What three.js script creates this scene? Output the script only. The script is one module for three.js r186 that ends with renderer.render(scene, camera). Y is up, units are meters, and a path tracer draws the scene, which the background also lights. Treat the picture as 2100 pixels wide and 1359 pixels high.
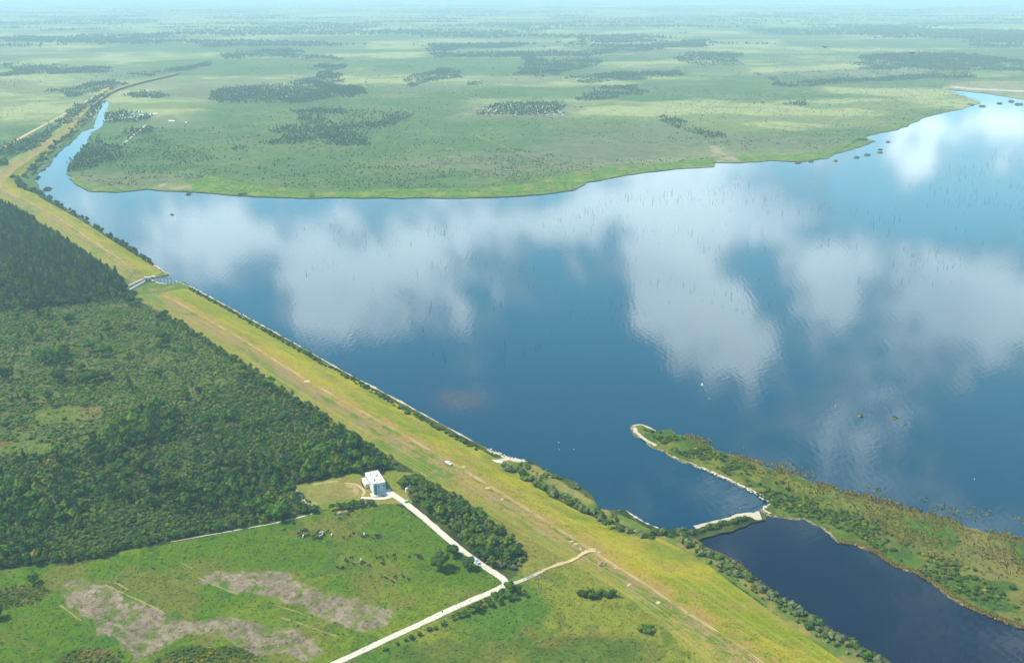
import * as THREE from 'three';
import { mergeGeometries } from 'three/addons/utils/BufferGeometryUtils.js';
import { MarchingCubes } from 'three/addons/objects/MarchingCubes.js';

// ---------------------------------------------------------------- camera, sky, sun, exposure
const scene = new THREE.Scene();
const FOV = 40, EYE = 320, PW = 2100, PH = 1359;
const FOCAL = PH / 2 / Math.tan(THREE.MathUtils.degToRad(FOV / 2));
const PITCH = Math.atan((PH / 2 + 30) / FOCAL);
const camera = new THREE.PerspectiveCamera(FOV, PW / PH, 1, 150000);
camera.position.set(0, EYE, 0);
camera.rotation.set(-PITCH, 0, 0);
scene.add(camera);

const renderer = new THREE.WebGLRenderer({ antialias: true });
renderer.toneMapping = THREE.LinearToneMapping;
renderer.toneMappingExposure = 1.95;
renderer.shadowMap.enabled = true;

const SUN = new THREE.Vector3(-0.62, 0.78, -0.16).normalize();
const sun = new THREE.DirectionalLight(0xfff0d4, 5);
sun.position.copy(SUN).multiplyScalar(2500).add(new THREE.Vector3(-100, 0, -800));
sun.target.position.set(-100, 0, -800);
sun.castShadow = true;
Object.assign(sun.shadow.camera, { left: -1200, right: 1200, top: 1200, bottom: -1200, near: 10, far: 6000 });
sun.shadow.mapSize.set(4096, 4096);
scene.add(sun, sun.target);

scene.fog = new THREE.FogExp2(new THREE.Color().setRGB(0.56, 0.84, 0.93), 0.00011);

// ---------------------------------------------------------------- helpers
function rngOf(seed) { let a = seed >>> 0; return () => { a = (a + 0x6D2B79F5) >>> 0; let t = Math.imul(a ^ (a >>> 15), 1 | a); t = (t + Math.imul(t ^ (t >>> 7), 61 | t)) ^ t; return ((t ^ (t >>> 14)) >>> 0) / 4294967296; }; }
const clamp = (x, a = 0, b = 1) => x < a ? a : x > b ? b : x;
const sstep = (a, b, x) => { const t = clamp((x - a) / (b - a)); return t * t * (3 - 2 * t); };
const lerp = (a, b, t) => a + (b - a) * t;
const mix3 = (a, b, t) => [lerp(a[0], b[0], t), lerp(a[1], b[1], t), lerp(a[2], b[2], t)];
function hash2(x, y) { let h = Math.imul(x, 374761393) + Math.imul(y, 668265263) | 0; h = Math.imul(h ^ (h >>> 13), 1274126177); h ^= h >>> 16; return (h >>> 0) / 4294967296; }
function vn(x, y) {
  const ix = Math.floor(x), iy = Math.floor(y); let fx = x - ix, fy = y - iy;
  fx = fx * fx * (3 - 2 * fx); fy = fy * fy * (3 - 2 * fy);
  const a = hash2(ix, iy), b = hash2(ix + 1, iy), c = hash2(ix, iy + 1), d = hash2(ix + 1, iy + 1);
  return a + (b - a) * fx + (c - a) * fy + (a - b - c + d) * fx * fy;
}
function fbm(x, y, o = 4) { let s = 0, a = 0.5, n = 0; for (let i = 0; i < o; i++) { s += a * vn(x, y); n += a; x = x * 2.03 + 17.1; y = y * 2.03 + 9.7; a *= 0.5; } return s / n; }
const toS = new Uint8Array(4097); for (let i = 0; i <= 4096; i++) { const c = i / 4096; toS[i] = Math.round(255 * (c <= 0.0031308 ? 12.92 * c : 1.055 * Math.pow(c, 1 / 2.4) - 0.055)); }
const lin = (r, g, b) => [r, g, b].map((c) => { c /= 255; return c <= 0.04045 ? c / 12.92 : Math.pow((c + 0.055) / 1.055, 2.4); });

const LAND = 0.8;
const cp = Math.cos(PITCH), sp = Math.sin(PITCH);
function G(u, v, y = LAND) {           // where the sight line of a photograph point meets the level y
  const x = (u - PW / 2) / FOCAL, w = -(v - PH / 2) / FOCAL;
  const dy = -sp + w * cp, dz = -cp - w * sp, t = (y - EYE) / dy;
  return new THREE.Vector3(x * t, y, dz * t);
}
const line = (a, y = LAND) => a.map(([u, v]) => G(u, v, y));

function tex(w, h, f, opts = {}) {
  const d = new Uint8Array(w * h * 4);
  for (let j = 0, k = 0; j < h; j++) for (let i = 0; i < w; i++, k += 4) {
    const c = f((i + 0.5) / w, (j + 0.5) / h);
    d[k] = toS[clamp(c[0] * 4096, 0, 4096) | 0]; d[k + 1] = toS[clamp(c[1] * 4096, 0, 4096) | 0]; d[k + 2] = toS[clamp(c[2] * 4096, 0, 4096) | 0]; d[k + 3] = 255;
  }
  const t = new THREE.DataTexture(d, w, h);
  t.colorSpace = THREE.SRGBColorSpace; t.magFilter = THREE.LinearFilter; t.minFilter = THREE.LinearFilter;
  t.wrapS = t.wrapT = opts.wrap ?? THREE.ClampToEdgeWrapping; t.needsUpdate = true;
  return t;
}

const taken = {};
function numbered(n) { const k = taken[n] = (taken[n] ?? -1) + 1; return k ? `${n}_${String(k).padStart(3, '0')}` : n; }
function shade(o) { o.traverse((m) => { if (m.isMesh) { m.castShadow = true; m.receiveShadow = true; } }); return o; }
function structure(name, geo, m, y = 0) { const o = new THREE.Mesh(geo, m); o.name = numbered(name); o.userData = { kind: 'structure' }; o.position.y = y; scene.add(o); return shade(o); }
function thing(name, label, category, p = [0, 0, 0], turn = 0, group) {
  const o = new THREE.Group(); o.name = numbered(name); o.position.set(...p); o.rotation.y = turn; o.userData = { label, category };
  if (group) o.userData.group = group; scene.add(o); return o;
}
function part(name, geo, m, parent, label) { const o = new THREE.Mesh(geo, m); o.name = name; if (label) o.userData.label = label; parent.add(o); return shade(o); }
const mat = (c, r = 0.85, extra = {}) => new THREE.MeshStandardMaterial({ color: new THREE.Color().setRGB(...c), roughness: r, ...extra });
const matte = (o) => new THREE.MeshPhysicalMaterial({ roughness: 1, specularIntensity: 0.06, ...o });   // soil, grass and leaves: no sheen to speak of
const box = (w, h, d, x = 0, y = 0, z = 0) => new THREE.BoxGeometry(w, h, d).translate(x, y, z);
const cyl = (r0, r1, h, x = 0, y = 0, z = 0, n = 8) => new THREE.CylinderGeometry(r0, r1, h, n).translate(x, y, z);
const plain = (g) => { const n = g.index ? g.toNonIndexed() : g; for (const k of Object.keys(n.attributes)) if (k !== 'position' && k !== 'normal' && k !== 'color') n.deleteAttribute(k); return n; };
const join = (a) => mergeGeometries(a.map(plain));
function tint(g, c) { const n = plain(g), a = new Float32Array(n.attributes.position.count * 3); for (let i = 0; i < a.length; i += 3) { a[i] = c[0]; a[i + 1] = c[1]; a[i + 2] = c[2]; } n.setAttribute('color', new THREE.BufferAttribute(a, 3)); return n; }
function beam(a, b, r0, r1 = r0, n = 6) { const d = b.clone().sub(a), g = new THREE.CylinderGeometry(r1, r0, d.length(), n); g.translate(0, d.length() / 2, 0); g.applyQuaternion(new THREE.Quaternion().setFromUnitVectors(new THREE.Vector3(0, 1, 0), d.normalize())); return g.translate(a.x, a.y, a.z); }
const V = (x, y, z) => new THREE.Vector3(x, y, z);

function inPoly(x, z, p) { let c = false; for (let i = 0, j = p.length - 1; i < p.length; j = i++) if ((p[i].z > z) !== (p[j].z > z) && x < (p[j].x - p[i].x) * (z - p[i].z) / (p[j].z - p[i].z) + p[i].x) c = !c; return c; }
function scatter(poly, step, rng, keep) {       // one point per step x step metres on average, unevenly spread
  const xs = poly.map((p) => p.x), zs = poly.map((p) => p.z), x0 = Math.min(...xs), x1 = Math.max(...xs), z0 = Math.min(...zs), z1 = Math.max(...zs), out = [];
  for (let z = z0; z < z1; z += step) for (let x = x0; x < x1; x += step) {
    const px = x + (rng() * 1.3 - 0.15) * step, pz = z + (rng() * 1.3 - 0.15) * step, r = rng();
    if (inPoly(px, pz, poly) && (!keep || r < keep(px, pz))) out.push(V(px, LAND, pz));
  }
  return out;
}
function rough(pts, seg, amp, closed = false) {   // a shore line: cut into short pieces and made uneven
  const out = [], n = pts.length;
  for (let i = 0; i < (closed ? n : n - 1); i++) {
    const a = pts[i], b = pts[(i + 1) % n], l = Math.hypot(b.x - a.x, b.z - a.z), k = Math.max(1, Math.min(60, Math.round(l / seg))), nx = -(b.z - a.z) / l, nz = (b.x - a.x) / l;
    for (let j = 0; j < k; j++) { const t = j / k, x = lerp(a.x, b.x, t), z = lerp(a.z, b.z, t), w = amp * ((fbm(x / (seg * 3), z / (seg * 3), 3) - 0.5) * 2.6); out.push(V(x + nx * w, a.y, z + nz * w)); }
  }
  if (!closed) out.push(pts[n - 1].clone());
  return out;
}
function flat(outer, holes, y, uv) {              // a level sheet with the outline given
  const s = new THREE.Shape(outer.map((p) => new THREE.Vector2(p.x, -p.z)));
  for (const h of holes) s.holes.push(new THREE.Path(h.map((p) => new THREE.Vector2(p.x, -p.z))));
  const g = new THREE.ShapeGeometry(s); g.rotateX(-Math.PI / 2); g.translate(0, y, 0);
  const p = g.attributes.position, a = g.attributes.uv;
  for (let i = 0; i < p.count; i++) { const [u, v] = uv(p.getX(i), p.getZ(i)); a.setXY(i, u, v); }
  return g;
}
function strip(rows, uvOf) {                       // rows of points joined into a sheet
  const n = rows[0].length, pos = [], uv = [], idx = [];
  rows.forEach((r, i) => r.forEach((p, j) => { pos.push(p.x, p.y, p.z); uv.push(...(uvOf ? uvOf(i, j, p) : [p.x, p.z])); }));
  for (let i = 0; i < rows.length - 1; i++) for (let j = 0; j < n - 1; j++) { const a = i * n + j, b = a + 1, c = a + n, d = c + 1; idx.push(a, b, c, b, d, c); }
  const g = new THREE.BufferGeometry(); g.setAttribute('position', new THREE.Float32BufferAttribute(pos, 3)); g.setAttribute('uv', new THREE.Float32BufferAttribute(uv, 2)); g.setIndex(idx); g.computeVertexNormals();
  if (g.attributes.normal.getY(0) + g.attributes.normal.getY(idx.length / 6 | 0) < 0) { for (let i = 0; i < idx.length; i += 3) { const t = idx[i]; idx[i] = idx[i + 1]; idx[i + 1] = t; } g.setIndex(idx); g.computeVertexNormals(); }
  return g;
}
function ribbon(pts, width, y, seed, wob = 0.2, uvk = 0.1) {   // a track along pts; width(t) in metres
  const c = new THREE.CatmullRomCurve3(pts, false, 'centripetal'), len = c.getLength(), n = Math.max(8, Math.round(len / 2)), rows = [];
  for (let i = 0; i <= n; i++) {
    const t = i / n, p = c.getPointAt(t), d = c.getTangentAt(t), nx = -d.z, nz = d.x, w = width(t) / 2;
    const a = w * (1 + wob * (fbm(p.x / 4 + seed, p.z / 4) - 0.5) * 4), b = w * (1 + wob * (fbm(p.x / 4, p.z / 4 + seed + 30) - 0.5) * 4);
    const yy = typeof y === 'function' ? y(p) : y;
    rows.push([V(p.x + nx * a, yy, p.z + nz * a), V(p.x, yy + 0.06, p.z), V(p.x - nx * b, yy, p.z - nz * b)]);
  }
  return strip(rows, (i, j, p) => [p.x * uvk, p.z * uvk]);
}

// ---------------------------------------------------------------- the sky: air and broken cumulus all round
{
  // cloud masses and openings, in photograph points of the lake that mirrors them: [u, v, half width, half height, weight]
  const masses = [[800, 540, 260, 150, .22], [1000, 450, 160, 60, .2], [390, 475, 130, 75, .6], [490, 445, 70, 60, .35], [640, 650, 60, 90, .42], [720, 560, 130, 130, .33], [860, 500, 170, 110, .3], [1150, 440, 110, 45, .5], [1290, 400, 140, 60, .45], [1320, 500, 60, 70, .3], [1410, 590, 110, 90, .45], [1480, 450, 150, 70, .4], [1700, 520, 70, 70, .45], [1430, 660, 70, 60, .45], [1540, 690, 45, 45, .45], [1340, 635, 45, 28, .5], [1880, 335, 60, 60, .34], [2085, 290, 50, 90, .26], [1960, 250, 70, 30, .3], [960, 795, 55, 32, .42], [1980, 545, 160, 40, .25], [2050, 640, 70, 45, .35], [1800, 870, 150, 50, .3], [1670, 650, 70, 70, .3], [980, 640, 60, 70, .3], [1120, 620, 80, 70, .2], [1480, 760, 170, 60, .34], [1900, 700, 190, 150, .32], [1700, 950, 200, 70, .06], [250, 440, 60, 30, .2]];
  const holes = [[1975, 300, 40, 80, .3], [1480, 520, 40, 50, .3], [1120, 500, 70, 30, .25], [700, 520, 40, 40, .2], [1850, 560, 90, 30, .25], [1985, 400, 90, 70, .4], [1770, 330, 50, 60, .3], [1340, 440, 26, 60, .3], [1570, 560, 30, 70, .3], [780, 470, 30, 60, .25], [1240, 560, 40, 60, .25], [1260, 730, 150, 90, .5], [1860, 450, 110, 60, .5], [1660, 740, 60, 70, .35], [1620, 660, 45, 80, .3], [2010, 860, 150, 70, .6], [555, 600, 40, 120, .3], [1100, 870, 500, 110, .5], [1050, 390, 60, 40, .3], [620, 840, 220, 150, .5], [1080, 780, 90, 60, .3], [1790, 640, 50, 60, .25], [1650, 1180, 120, 130, .4], [2100, 1000, 120, 60, .3], [480, 640, 70, 70, .3], [1350, 800, 160, 50, .35]];
  const greys = [[1650, 410, 140, 80, .8], [1110, 535, 150, 65, .75], [2060, 460, 120, 70, .9], [1900, 690, 180, 160, .5], [1350, 560, 100, 40, .3], [1850, 600, 200, 60, .4]];
  const W = 2048, H = 1024, d = new Float32Array(W * H * 4);
  const sum = (list, u, v) => { let s = 0; for (const [a, b, rx, ry, w] of list) { const x = (u - a) / rx, y = (v - b) / ry, q = x * x + y * y; if (q < 6) s += w * Math.exp(-q * 0.9); } return s; };
  for (let j = 0; j < H; j++) {
    const el = ((j + 0.5) / H - 0.5) * Math.PI, sy = Math.sin(el), cy = Math.cos(el);
    for (let i = 0; i < W; i++) {
      const az = ((i + 0.5) / W - 0.5) * 2 * Math.PI, x = Math.cos(az) * cy, z = Math.sin(az) * cy, k = (j * W + i) * 4;
      const up = Math.max(0, sy);
      let c = mix3([0.015, 0.14, 0.58], [0.03, 1.0, 1.68], Math.pow(1 - up, 1.9));
      c = mix3(c, [0.80, 1.50, 1.66], Math.pow(1 - up, 3.3));
      if (sy > 0) {
        const q = 1 / (sy + 0.10), px = x * q * 1.5, pz = z * q * 1.5;
        const wx = px + 0.9 * (fbm(px * 1.3 + 5, pz * 1.3, 3) - 0.5), wz = pz + 0.9 * (fbm(px * 1.3, pz * 1.3 + 8, 3) - 0.5);
        let n = fbm(wx * 1.15 + 40, wz * 1.15 + 11, 6), grey = sstep(0.35, 0.7, fbm(wx * 0.8 + 3, wz * 0.8 + 77, 3)) * 0.6;
        const w = -y2(x, sy, z);           // how far ahead of the camera's mirror image this direction lies
        if (w > 0.2) {
          const [u, v] = mirrorPoint(x, sy, z), b1 = 1 - Math.abs(2 * fbm(u / 75 + 2, v / 60, 2) - 1), b2 = 1 - Math.abs(2 * fbm(u / 26, v / 22 + 6, 2) - 1), f = 0.27 * (b1 - 0.75) + 0.16 * (b2 - 0.75) + 0.10 * (fbm(u / 45, v / 45, 4) - 0.5);
          const uu = u + (fbm(u / 70 + 3, v / 70, 3) - 0.5) * 90, vv = v + (fbm(u / 70, v / 70 + 9, 3) - 0.5) * 70;
          n = 0.525 + (n - 0.5) * 0.65 + sum(masses, uu, vv) * 0.62 - sum(holes, uu, vv) * 0.5 + f;
          grey = clamp(grey * 0.5 + sum(greys, uu, vv));
        }
        let flare = 0; if (w > 0.2) { const [u, v] = mirrorPoint(x, sy, z); flare = sum([[945, 817, 50, 11, 1]], u, v); }
        const veil = 0.42 * sstep(0.34, 0.62, fbm(px * 0.6 + 90, pz * 0.6 + 4, 3)) * Math.pow(1 - up, 2.6);
        const cover = 0.82 * sstep(0.45, 0.70, n), thick = sstep(0.55, 0.86, n + 0.25 * (fbm(wx * 4, wz * 4, 3) - 0.5));
        const white = mix3([0.80, 1.16, 1.36], [2.45, 2.78, 2.90], thick), cloud = mix3(white, [0.42, 0.70, 0.92], grey * (1 - 0.5 * thick));
        c = mix3(mix3(mix3(c, [0.62, 1.2, 1.45], veil), cloud, cover), [2.0, 1.15, 0.75], 0.8 * flare);
      }
      d[k] = c[0] * 0.64; d[k + 1] = c[1] * 0.64; d[k + 2] = c[2] * 0.64; d[k + 3] = 1;
    }
  }
  function y2(x, y, z) { return -(-y * -sp + z * -cp); }
  function mirrorPoint(x, y, z) { const dy = -y, f = -sp * dy - cp * z, up = cp * dy - sp * z; return [PW / 2 + FOCAL * x / f, PH / 2 - FOCAL * up / f]; }
  const sky = new THREE.DataTexture(d, W, H, THREE.RGBAFormat, THREE.FloatType);
  sky.mapping = THREE.EquirectangularReflectionMapping; sky.magFilter = THREE.LinearFilter; sky.needsUpdate = true;
  scene.background = sky; scene.environment = sky;
}

// ---------------------------------------------------------------- shore lines
const westShore = [[1905, 1412], [1820, 1356], [1700, 1289], [1600, 1223], [1550, 1189], [1500, 1146], [1437, 1119], [1430, 1106], [1442, 1100], [1500, 1090], [1545, 1074], [1577, 1066], [1573, 1054], [1545, 1049], [1480, 1065], [1420, 1084], [1350, 1085], [1320, 1070], [1280, 1045], [1262, 1044], [1235, 1042], [1215, 1017], [1180, 988], [1140, 972], [1083, 946], [1050, 939], [1000, 920], [950, 893], [900, 866], [800, 811], [700, 758], [600, 701], [500, 646], [440, 613], [385, 584], [368, 577], [352, 581], [332, 580], [316, 574], [318, 568], [345, 563], [322, 547], [250, 501], [180, 456], [130, 426], [90, 403]];
const canalHead = [[76, 380], [70, 364], [100, 336], [120, 311], [150, 287], [165, 270], [190, 262], [195, 242], [203, 220], [212, 206], [219, 206], [224, 213], [213, 231], [216, 245], [206, 261], [187, 271], [181, 289], [160, 311], [141, 335], [137, 355], [150, 375]];
const farShore = [[180, 391], [240, 393], [300, 387], [390, 393], [460, 398], [530, 403], [640, 406], [760, 406], [900, 405], [1030, 404], [1120, 398], [1180, 388], [1205, 374], [1290, 358], [1390, 346], [1460, 341], [1468, 333], [1520, 333], [1580, 328], [1640, 332], [1690, 325], [1750, 304], [1795, 288], [1768, 279], [1800, 273], [1850, 263], [1880, 249], [1910, 236], [1960, 226], [2015, 210], [1985, 200], [1940, 182], [2030, 192], [2100, 203], [2230, 200]];
const shoreW = rough(line(westShore), 4, 2.2), shoreC = rough(line(canalHead), 6, 4), shoreF = rough(line(farShore), 10, 7);
const shoreAll = [...shoreW, ...shoreC, ...shoreF, V(2600, LAND, -2500), V(2600, LAND, -200), V(500, LAND, -200)];
const spitLine = [[1297, 873], [1315, 870], [1345, 885], [1375, 880], [1400, 893], [1440, 905], [1480, 927], [1530, 944], [1600, 967], [1660, 988], [1720, 1010], [1790, 1026], [1850, 1044], [1950, 1072], [2100, 1112], [2300, 1160], [2400, 1420], [2200, 1340], [2100, 1283], [2040, 1262], [1990, 1240], [1950, 1215], [1880, 1170], [1830, 1152], [1800, 1130], [1760, 1113], [1722, 1108], [1690, 1085], [1650, 1064], [1600, 1060], [1583, 1056], [1563, 1044], [1586, 1032], [1573, 1020], [1520, 995], [1470, 972], [1430, 955], [1385, 938], [1340, 912], [1312, 896], [1300, 885]];
const spit = rough(line(spitLine, 0.7), 3, 3.2, true);
function bank(pts, side, closed) {                 // the sloping edge between a sheet of land and the water
  const rows = [], n = pts.length;
  for (let i = 0; i < n; i++) {
    const a = pts[closed ? (i + n - 1) % n : Math.max(0, i - 1)], b = pts[closed ? (i + 1) % n : Math.min(n - 1, i + 1)], l = Math.hypot(b.x - a.x, b.z - a.z) || 1, nx = -(b.z - a.z) / l * side, nz = (b.x - a.x) / l * side, p = pts[i];
    rows.push([V(p.x, p.y, p.z), V(p.x + nx * 1.2, p.y - 0.5, p.z + nz * 1.2), V(p.x + nx * 4, -1.2, p.z + nz * 4)]);
  }
  if (closed) rows.push(rows[0].map((p) => p.clone()));
  return strip(rows, (i, j, p) => [p.x * 0.1, p.z * 0.1]);
}

// ---------------------------------------------------------------- water
{
  const N = 512, d = new Uint8Array(N * N * 4), h = new Float32Array(N * N), waves = [], r = rngOf(5);
  for (let i = 0; i < 60; i++) { const ang = 0.5 + (r() - 0.5) * 1.9, len = 1.6 * Math.pow(5.5, r()), L = 160; let kx = Math.round(Math.cos(ang) / len * L), ky = Math.round(Math.sin(ang) / len * L); waves.push([kx, ky, r() * 6.28, 0.0011 * len]); }
  for (let j = 0; j < N; j++) for (let i = 0; i < N; i++) { let s = 0; for (const [kx, ky, p, a] of waves) s += a * Math.sin((kx * i + ky * j) / N * 2 * Math.PI + p); h[j * N + i] = s; }
  const cell = 160 / N;
  for (let j = 0; j < N; j++) for (let i = 0; i < N; i++) {
    const dx = (h[j * N + (i + 1) % N] - h[j * N + (i + N - 1) % N]) / (2 * cell), dy = (h[((j + 1) % N) * N + i] - h[((j + N - 1) % N) * N + i]) / (2 * cell), k = (j * N + i) * 4;
    d[k] = clamp(127.5 - dx * 127.5, 0, 255); d[k + 1] = clamp(127.5 - dy * 127.5, 0, 255); d[k + 2] = 255; d[k + 3] = 255;
  }
  const nm = new THREE.DataTexture(d, N, N); nm.wrapS = nm.wrapT = THREE.RepeatWrapping; nm.magFilter = THREE.LinearFilter; nm.needsUpdate = true;
  const water = new THREE.MeshPhysicalMaterial({ color: new THREE.Color().setRGB(0.0002, 0.020, 0.042), roughness: 0.014, ior: 1.42, normalMap: nm, normalScale: new THREE.Vector2(0.17, 0.17) });
  const g = new THREE.PlaneGeometry(4400, 3900, 44, 39).rotateX(-Math.PI / 2).translate(900, 0, -1900);
  const p = g.attributes.position, a = g.attributes.uv; for (let i = 0; i < p.count; i++) a.setXY(i, p.getX(i) / 160, p.getZ(i) / 160);
  structure('lake', g, water);
  const deep = water.clone(); deep.color.setRGB(0.0001, 0.0016, 0.0105);      // the dredged pond behind the dike is darker
  structure('pond', flat(line([[1425, 1112], [1440, 1094], [1540, 1068], [1570, 1060], [1592, 1050], [1640, 1045], [1700, 1070], [1790, 1110], [1850, 1140], [2000, 1225], [2120, 1270], [2500, 1420], [2300, 1560], [1950, 1460], [1700, 1310], [1490, 1160]], 0), [], 0.03, (x, z) => [x / 160, z / 160]), deep);
}

// ---------------------------------------------------------------- the far plain
const cMeadow = [0.28, 0.31, 0.12], cMarsh = [0.075, 0.140, 0.036], cOlive = [0.118, 0.165, 0.048], cGrey = [0.15, 0.16, 0.09], cScrub = [0.052, 0.086, 0.042];
function plainColour(x, z) {
  const r = Math.hypot(x, z), wx = x + 160 * (fbm(x / 260, z / 260, 3) - 0.5), wz = z + 160 * (fbm(x / 260 + 50, z / 260, 3) - 0.5);
  const a = fbm(wx / 620 + 4, wz / 420 + 9, 5), b = fbm(wx / 180 + 70, wz / 140, 4), g = fbm(x / 22, z / 16, 3), f = vn(x / 5, z / 5);
  let c = mix3(cMarsh, cMeadow, sstep(0.42, 0.58, a));
  c = mix3(c, cOlive, 0.75 * sstep(0.5, 0.62, b));
  c = mix3(c, cGrey, 0.7 * sstep(0.58, 0.68, fbm(wx / 300 + 200, wz / 220, 4)));
  c = mix3(c, cScrub, sstep(0.56, 0.66, g) * 0.65 * (1 - sstep(0.5, 0.6, a) * 0.6));
  const k = 0.36 + 0.36 * g + 0.32 * f * (0.5 + vn(x / 13 + 5, z / 11));
  return [c[0] * k, c[1] * k, c[2] * k];
}
const plainSize = 9000;
const plainTex = tex(2048, 2048, (u, v) => plainColour((u - 0.5) * plainSize, (v - 0.5) * plainSize - 4600), { wrap: THREE.MirroredRepeatWrapping });
const plainMat = matte({ map: plainTex });
const plainUv = (x, z) => [x / plainSize + 0.5, (z + 4600) / plainSize + 0.5];
{
  const E = 70000;
  structure('ground', flat([V(-E, 0, 2000), V(E, 0, 2000), V(E, 0, -E), V(-E, 0, -E)], [shoreAll], LAND, plainUv), plainMat);
}
const sandTex = tex(512, 512, (u, v) => { const n = fbm(u * 24, v * 24, 4), k = 0.72 + 0.5 * (n - 0.5) + 0.25 * (vn(u * 200, v * 200) - 0.5); return [0.46 * k, 0.41 * k, 0.32 * k]; }, { wrap: THREE.MirroredRepeatWrapping });
const sandMat = matte({ map: sandTex });
const mudTex = tex(512, 512, (u, v) => { const n = fbm(u * 20, v * 20, 4), k = 0.4 + 0.5 * n; return mix3([0.10 * k, 0.10 * k, 0.045 * k], [0.30 * k, 0.24 * k, 0.12 * k], sstep(0.45, 0.62, fbm(u * 9 + 4, v * 9, 3))); }, { wrap: THREE.MirroredRepeatWrapping });
const mudMat = matte({ map: mudTex });
structure('lake_bank', bank(shoreW, -1), mudMat);
structure('canal_bank', bank(shoreC, -1), mudMat);
structure('far_lake_bank', bank(shoreF, -1), mudMat);

// ---------------------------------------------------------------- the near ground west of the lake
const NX0 = -640, NX1 = 330, NZ0 = -1130, NZ1 = -330;
const regions = {
  pasture: [[-250, 1222], [0, 1172], [190, 1149], [350, 1113], [500, 1083], [640, 1054], [800, 1030], [860, 1062], [1040, 1196], [690, 1362], [600, 1500], [-300, 1560]],
  east: [[1040, 1196], [1200, 1138], [1290, 1215], [1470, 1359], [1600, 1500], [560, 1500], [700, 1355]],
  clearing: [[595, 996], [740, 971], [800, 966], [850, 970], [812, 990], [845, 1030], [800, 1032], [700, 1050], [655, 1043], [625, 1020]],
  toe: [[850, 966], [1075, 1080], [1210, 1130], [1050, 1195], [1075, 1150], [1050, 1095], [930, 1000]],
  strip: [[1015, 936], [1083, 946], [1250, 1050], [1350, 1092], [1430, 1106], [1560, 1195], [1830, 1362], [1900, 1425], [1740, 1425], [1560, 1232], [1385, 1118], [1180, 1042]], gap: [[225, 555], [350, 558], [395, 592], [330, 642], [262, 606]],
  scrub: [[-80, 650], [120, 628], [260, 622], [400, 650], [530, 725], [480, 785], [400, 825], [300, 850], [220, 900], [120, 935], [-80, 940]],
  bare: [[127, 1196], [160, 1179], [213, 1199], [253, 1222], [347, 1260], [390, 1279], [480, 1259], [513, 1263], [580, 1286], [620, 1312], [678, 1333], [640, 1362], [520, 1339], [433, 1309], [360, 1313], [293, 1349], [227, 1306], [187, 1269], [127, 1233]],
  bare2: [[400, 1172], [437, 1174], [520, 1169], [550, 1168], [633, 1196], [705, 1222], [815, 1254], [795, 1272], [770, 1294], [735, 1294], [700, 1285], [650, 1265], [600, 1241], [540, 1229], [480, 1211], [410, 1192]],
  glade: [[68, 842], [120, 832], [215, 834], [205, 858], [150, 866], [80, 868]], glade2: [[-20, 905], [60, 903], [105, 912], [95, 930], [-20, 932]],
};
const world = Object.fromEntries(Object.entries(regions).map(([k, p]) => [k, line(p)]));
const maskN = 1024, masks = {};
{
  const cv = document.createElement('canvas'); cv.width = cv.height = maskN; const c = cv.getContext('2d');
  for (const k of Object.keys(world)) {
    c.fillStyle = '#000'; c.fillRect(0, 0, maskN, maskN); c.fillStyle = '#fff'; c.beginPath();
    world[k].forEach((p, i) => c[i ? 'lineTo' : 'moveTo']((p.x - NX0) / (NX1 - NX0) * maskN, (p.z - NZ0) / (NZ1 - NZ0) * maskN)); c.closePath(); c.fill();
    const d = c.getImageData(0, 0, maskN, maskN).data, m = masks[k] = new Uint8Array(maskN * maskN); for (let i = 0; i < m.length; i++) m[i] = d[i * 4];
  }
}
function inMask(k, x, z) { const i = (x - NX0) / (NX1 - NX0) * maskN | 0, j = (z - NZ0) / (NZ1 - NZ0) * maskN | 0; return i < 0 || j < 0 || i >= maskN || j >= maskN ? 0 : masks[k][j * maskN + i] / 255; }
for (const k of ['bare', 'bare2']) {   // edges blurred, so that noise can eat into them
  const m = masks[k], b = new Float32Array(m.length), R = 4;
  for (let j = 0; j < maskN; j++) { let s = 0; for (let i = -R; i < maskN; i++) { if (i + R < maskN) s += m[j * maskN + i + R]; if (i - R - 1 >= 0) s -= m[j * maskN + i - R - 1]; if (i >= 0) b[j * maskN + i] = s / (2 * R + 1); } }
  for (let i = 0; i < maskN; i++) { let s = 0; for (let j = -R; j < maskN; j++) { if (j + R < maskN) s += b[(j + R) * maskN + i]; if (j - R - 1 >= 0) s -= b[(j - R - 1) * maskN + i]; if (j >= 0) m[j * maskN + i] = s / (2 * R + 1); } }
}
const bareAt = (x, z) => Math.max(inMask('bare', x, z), inMask('bare2', x, z));
const ell = (u, v, ru, rv) => { const c = G(u, v), a = G(u + ru, v), b = G(u, v + rv); return (x, z) => { const p = (x - c.x) / (a.x - c.x), q = (z - c.z) / (b.z - c.z); return Math.sqrt(p * p + q * q); }; };
const mounds = [ell(180, 1368, 72, 46), ell(425, 1365, 115, 44), ell(35, 1222, 62, 24), ell(1100, 1340, 300, 40)];
const ring = ell(672, 1010, 62, 23);
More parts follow.
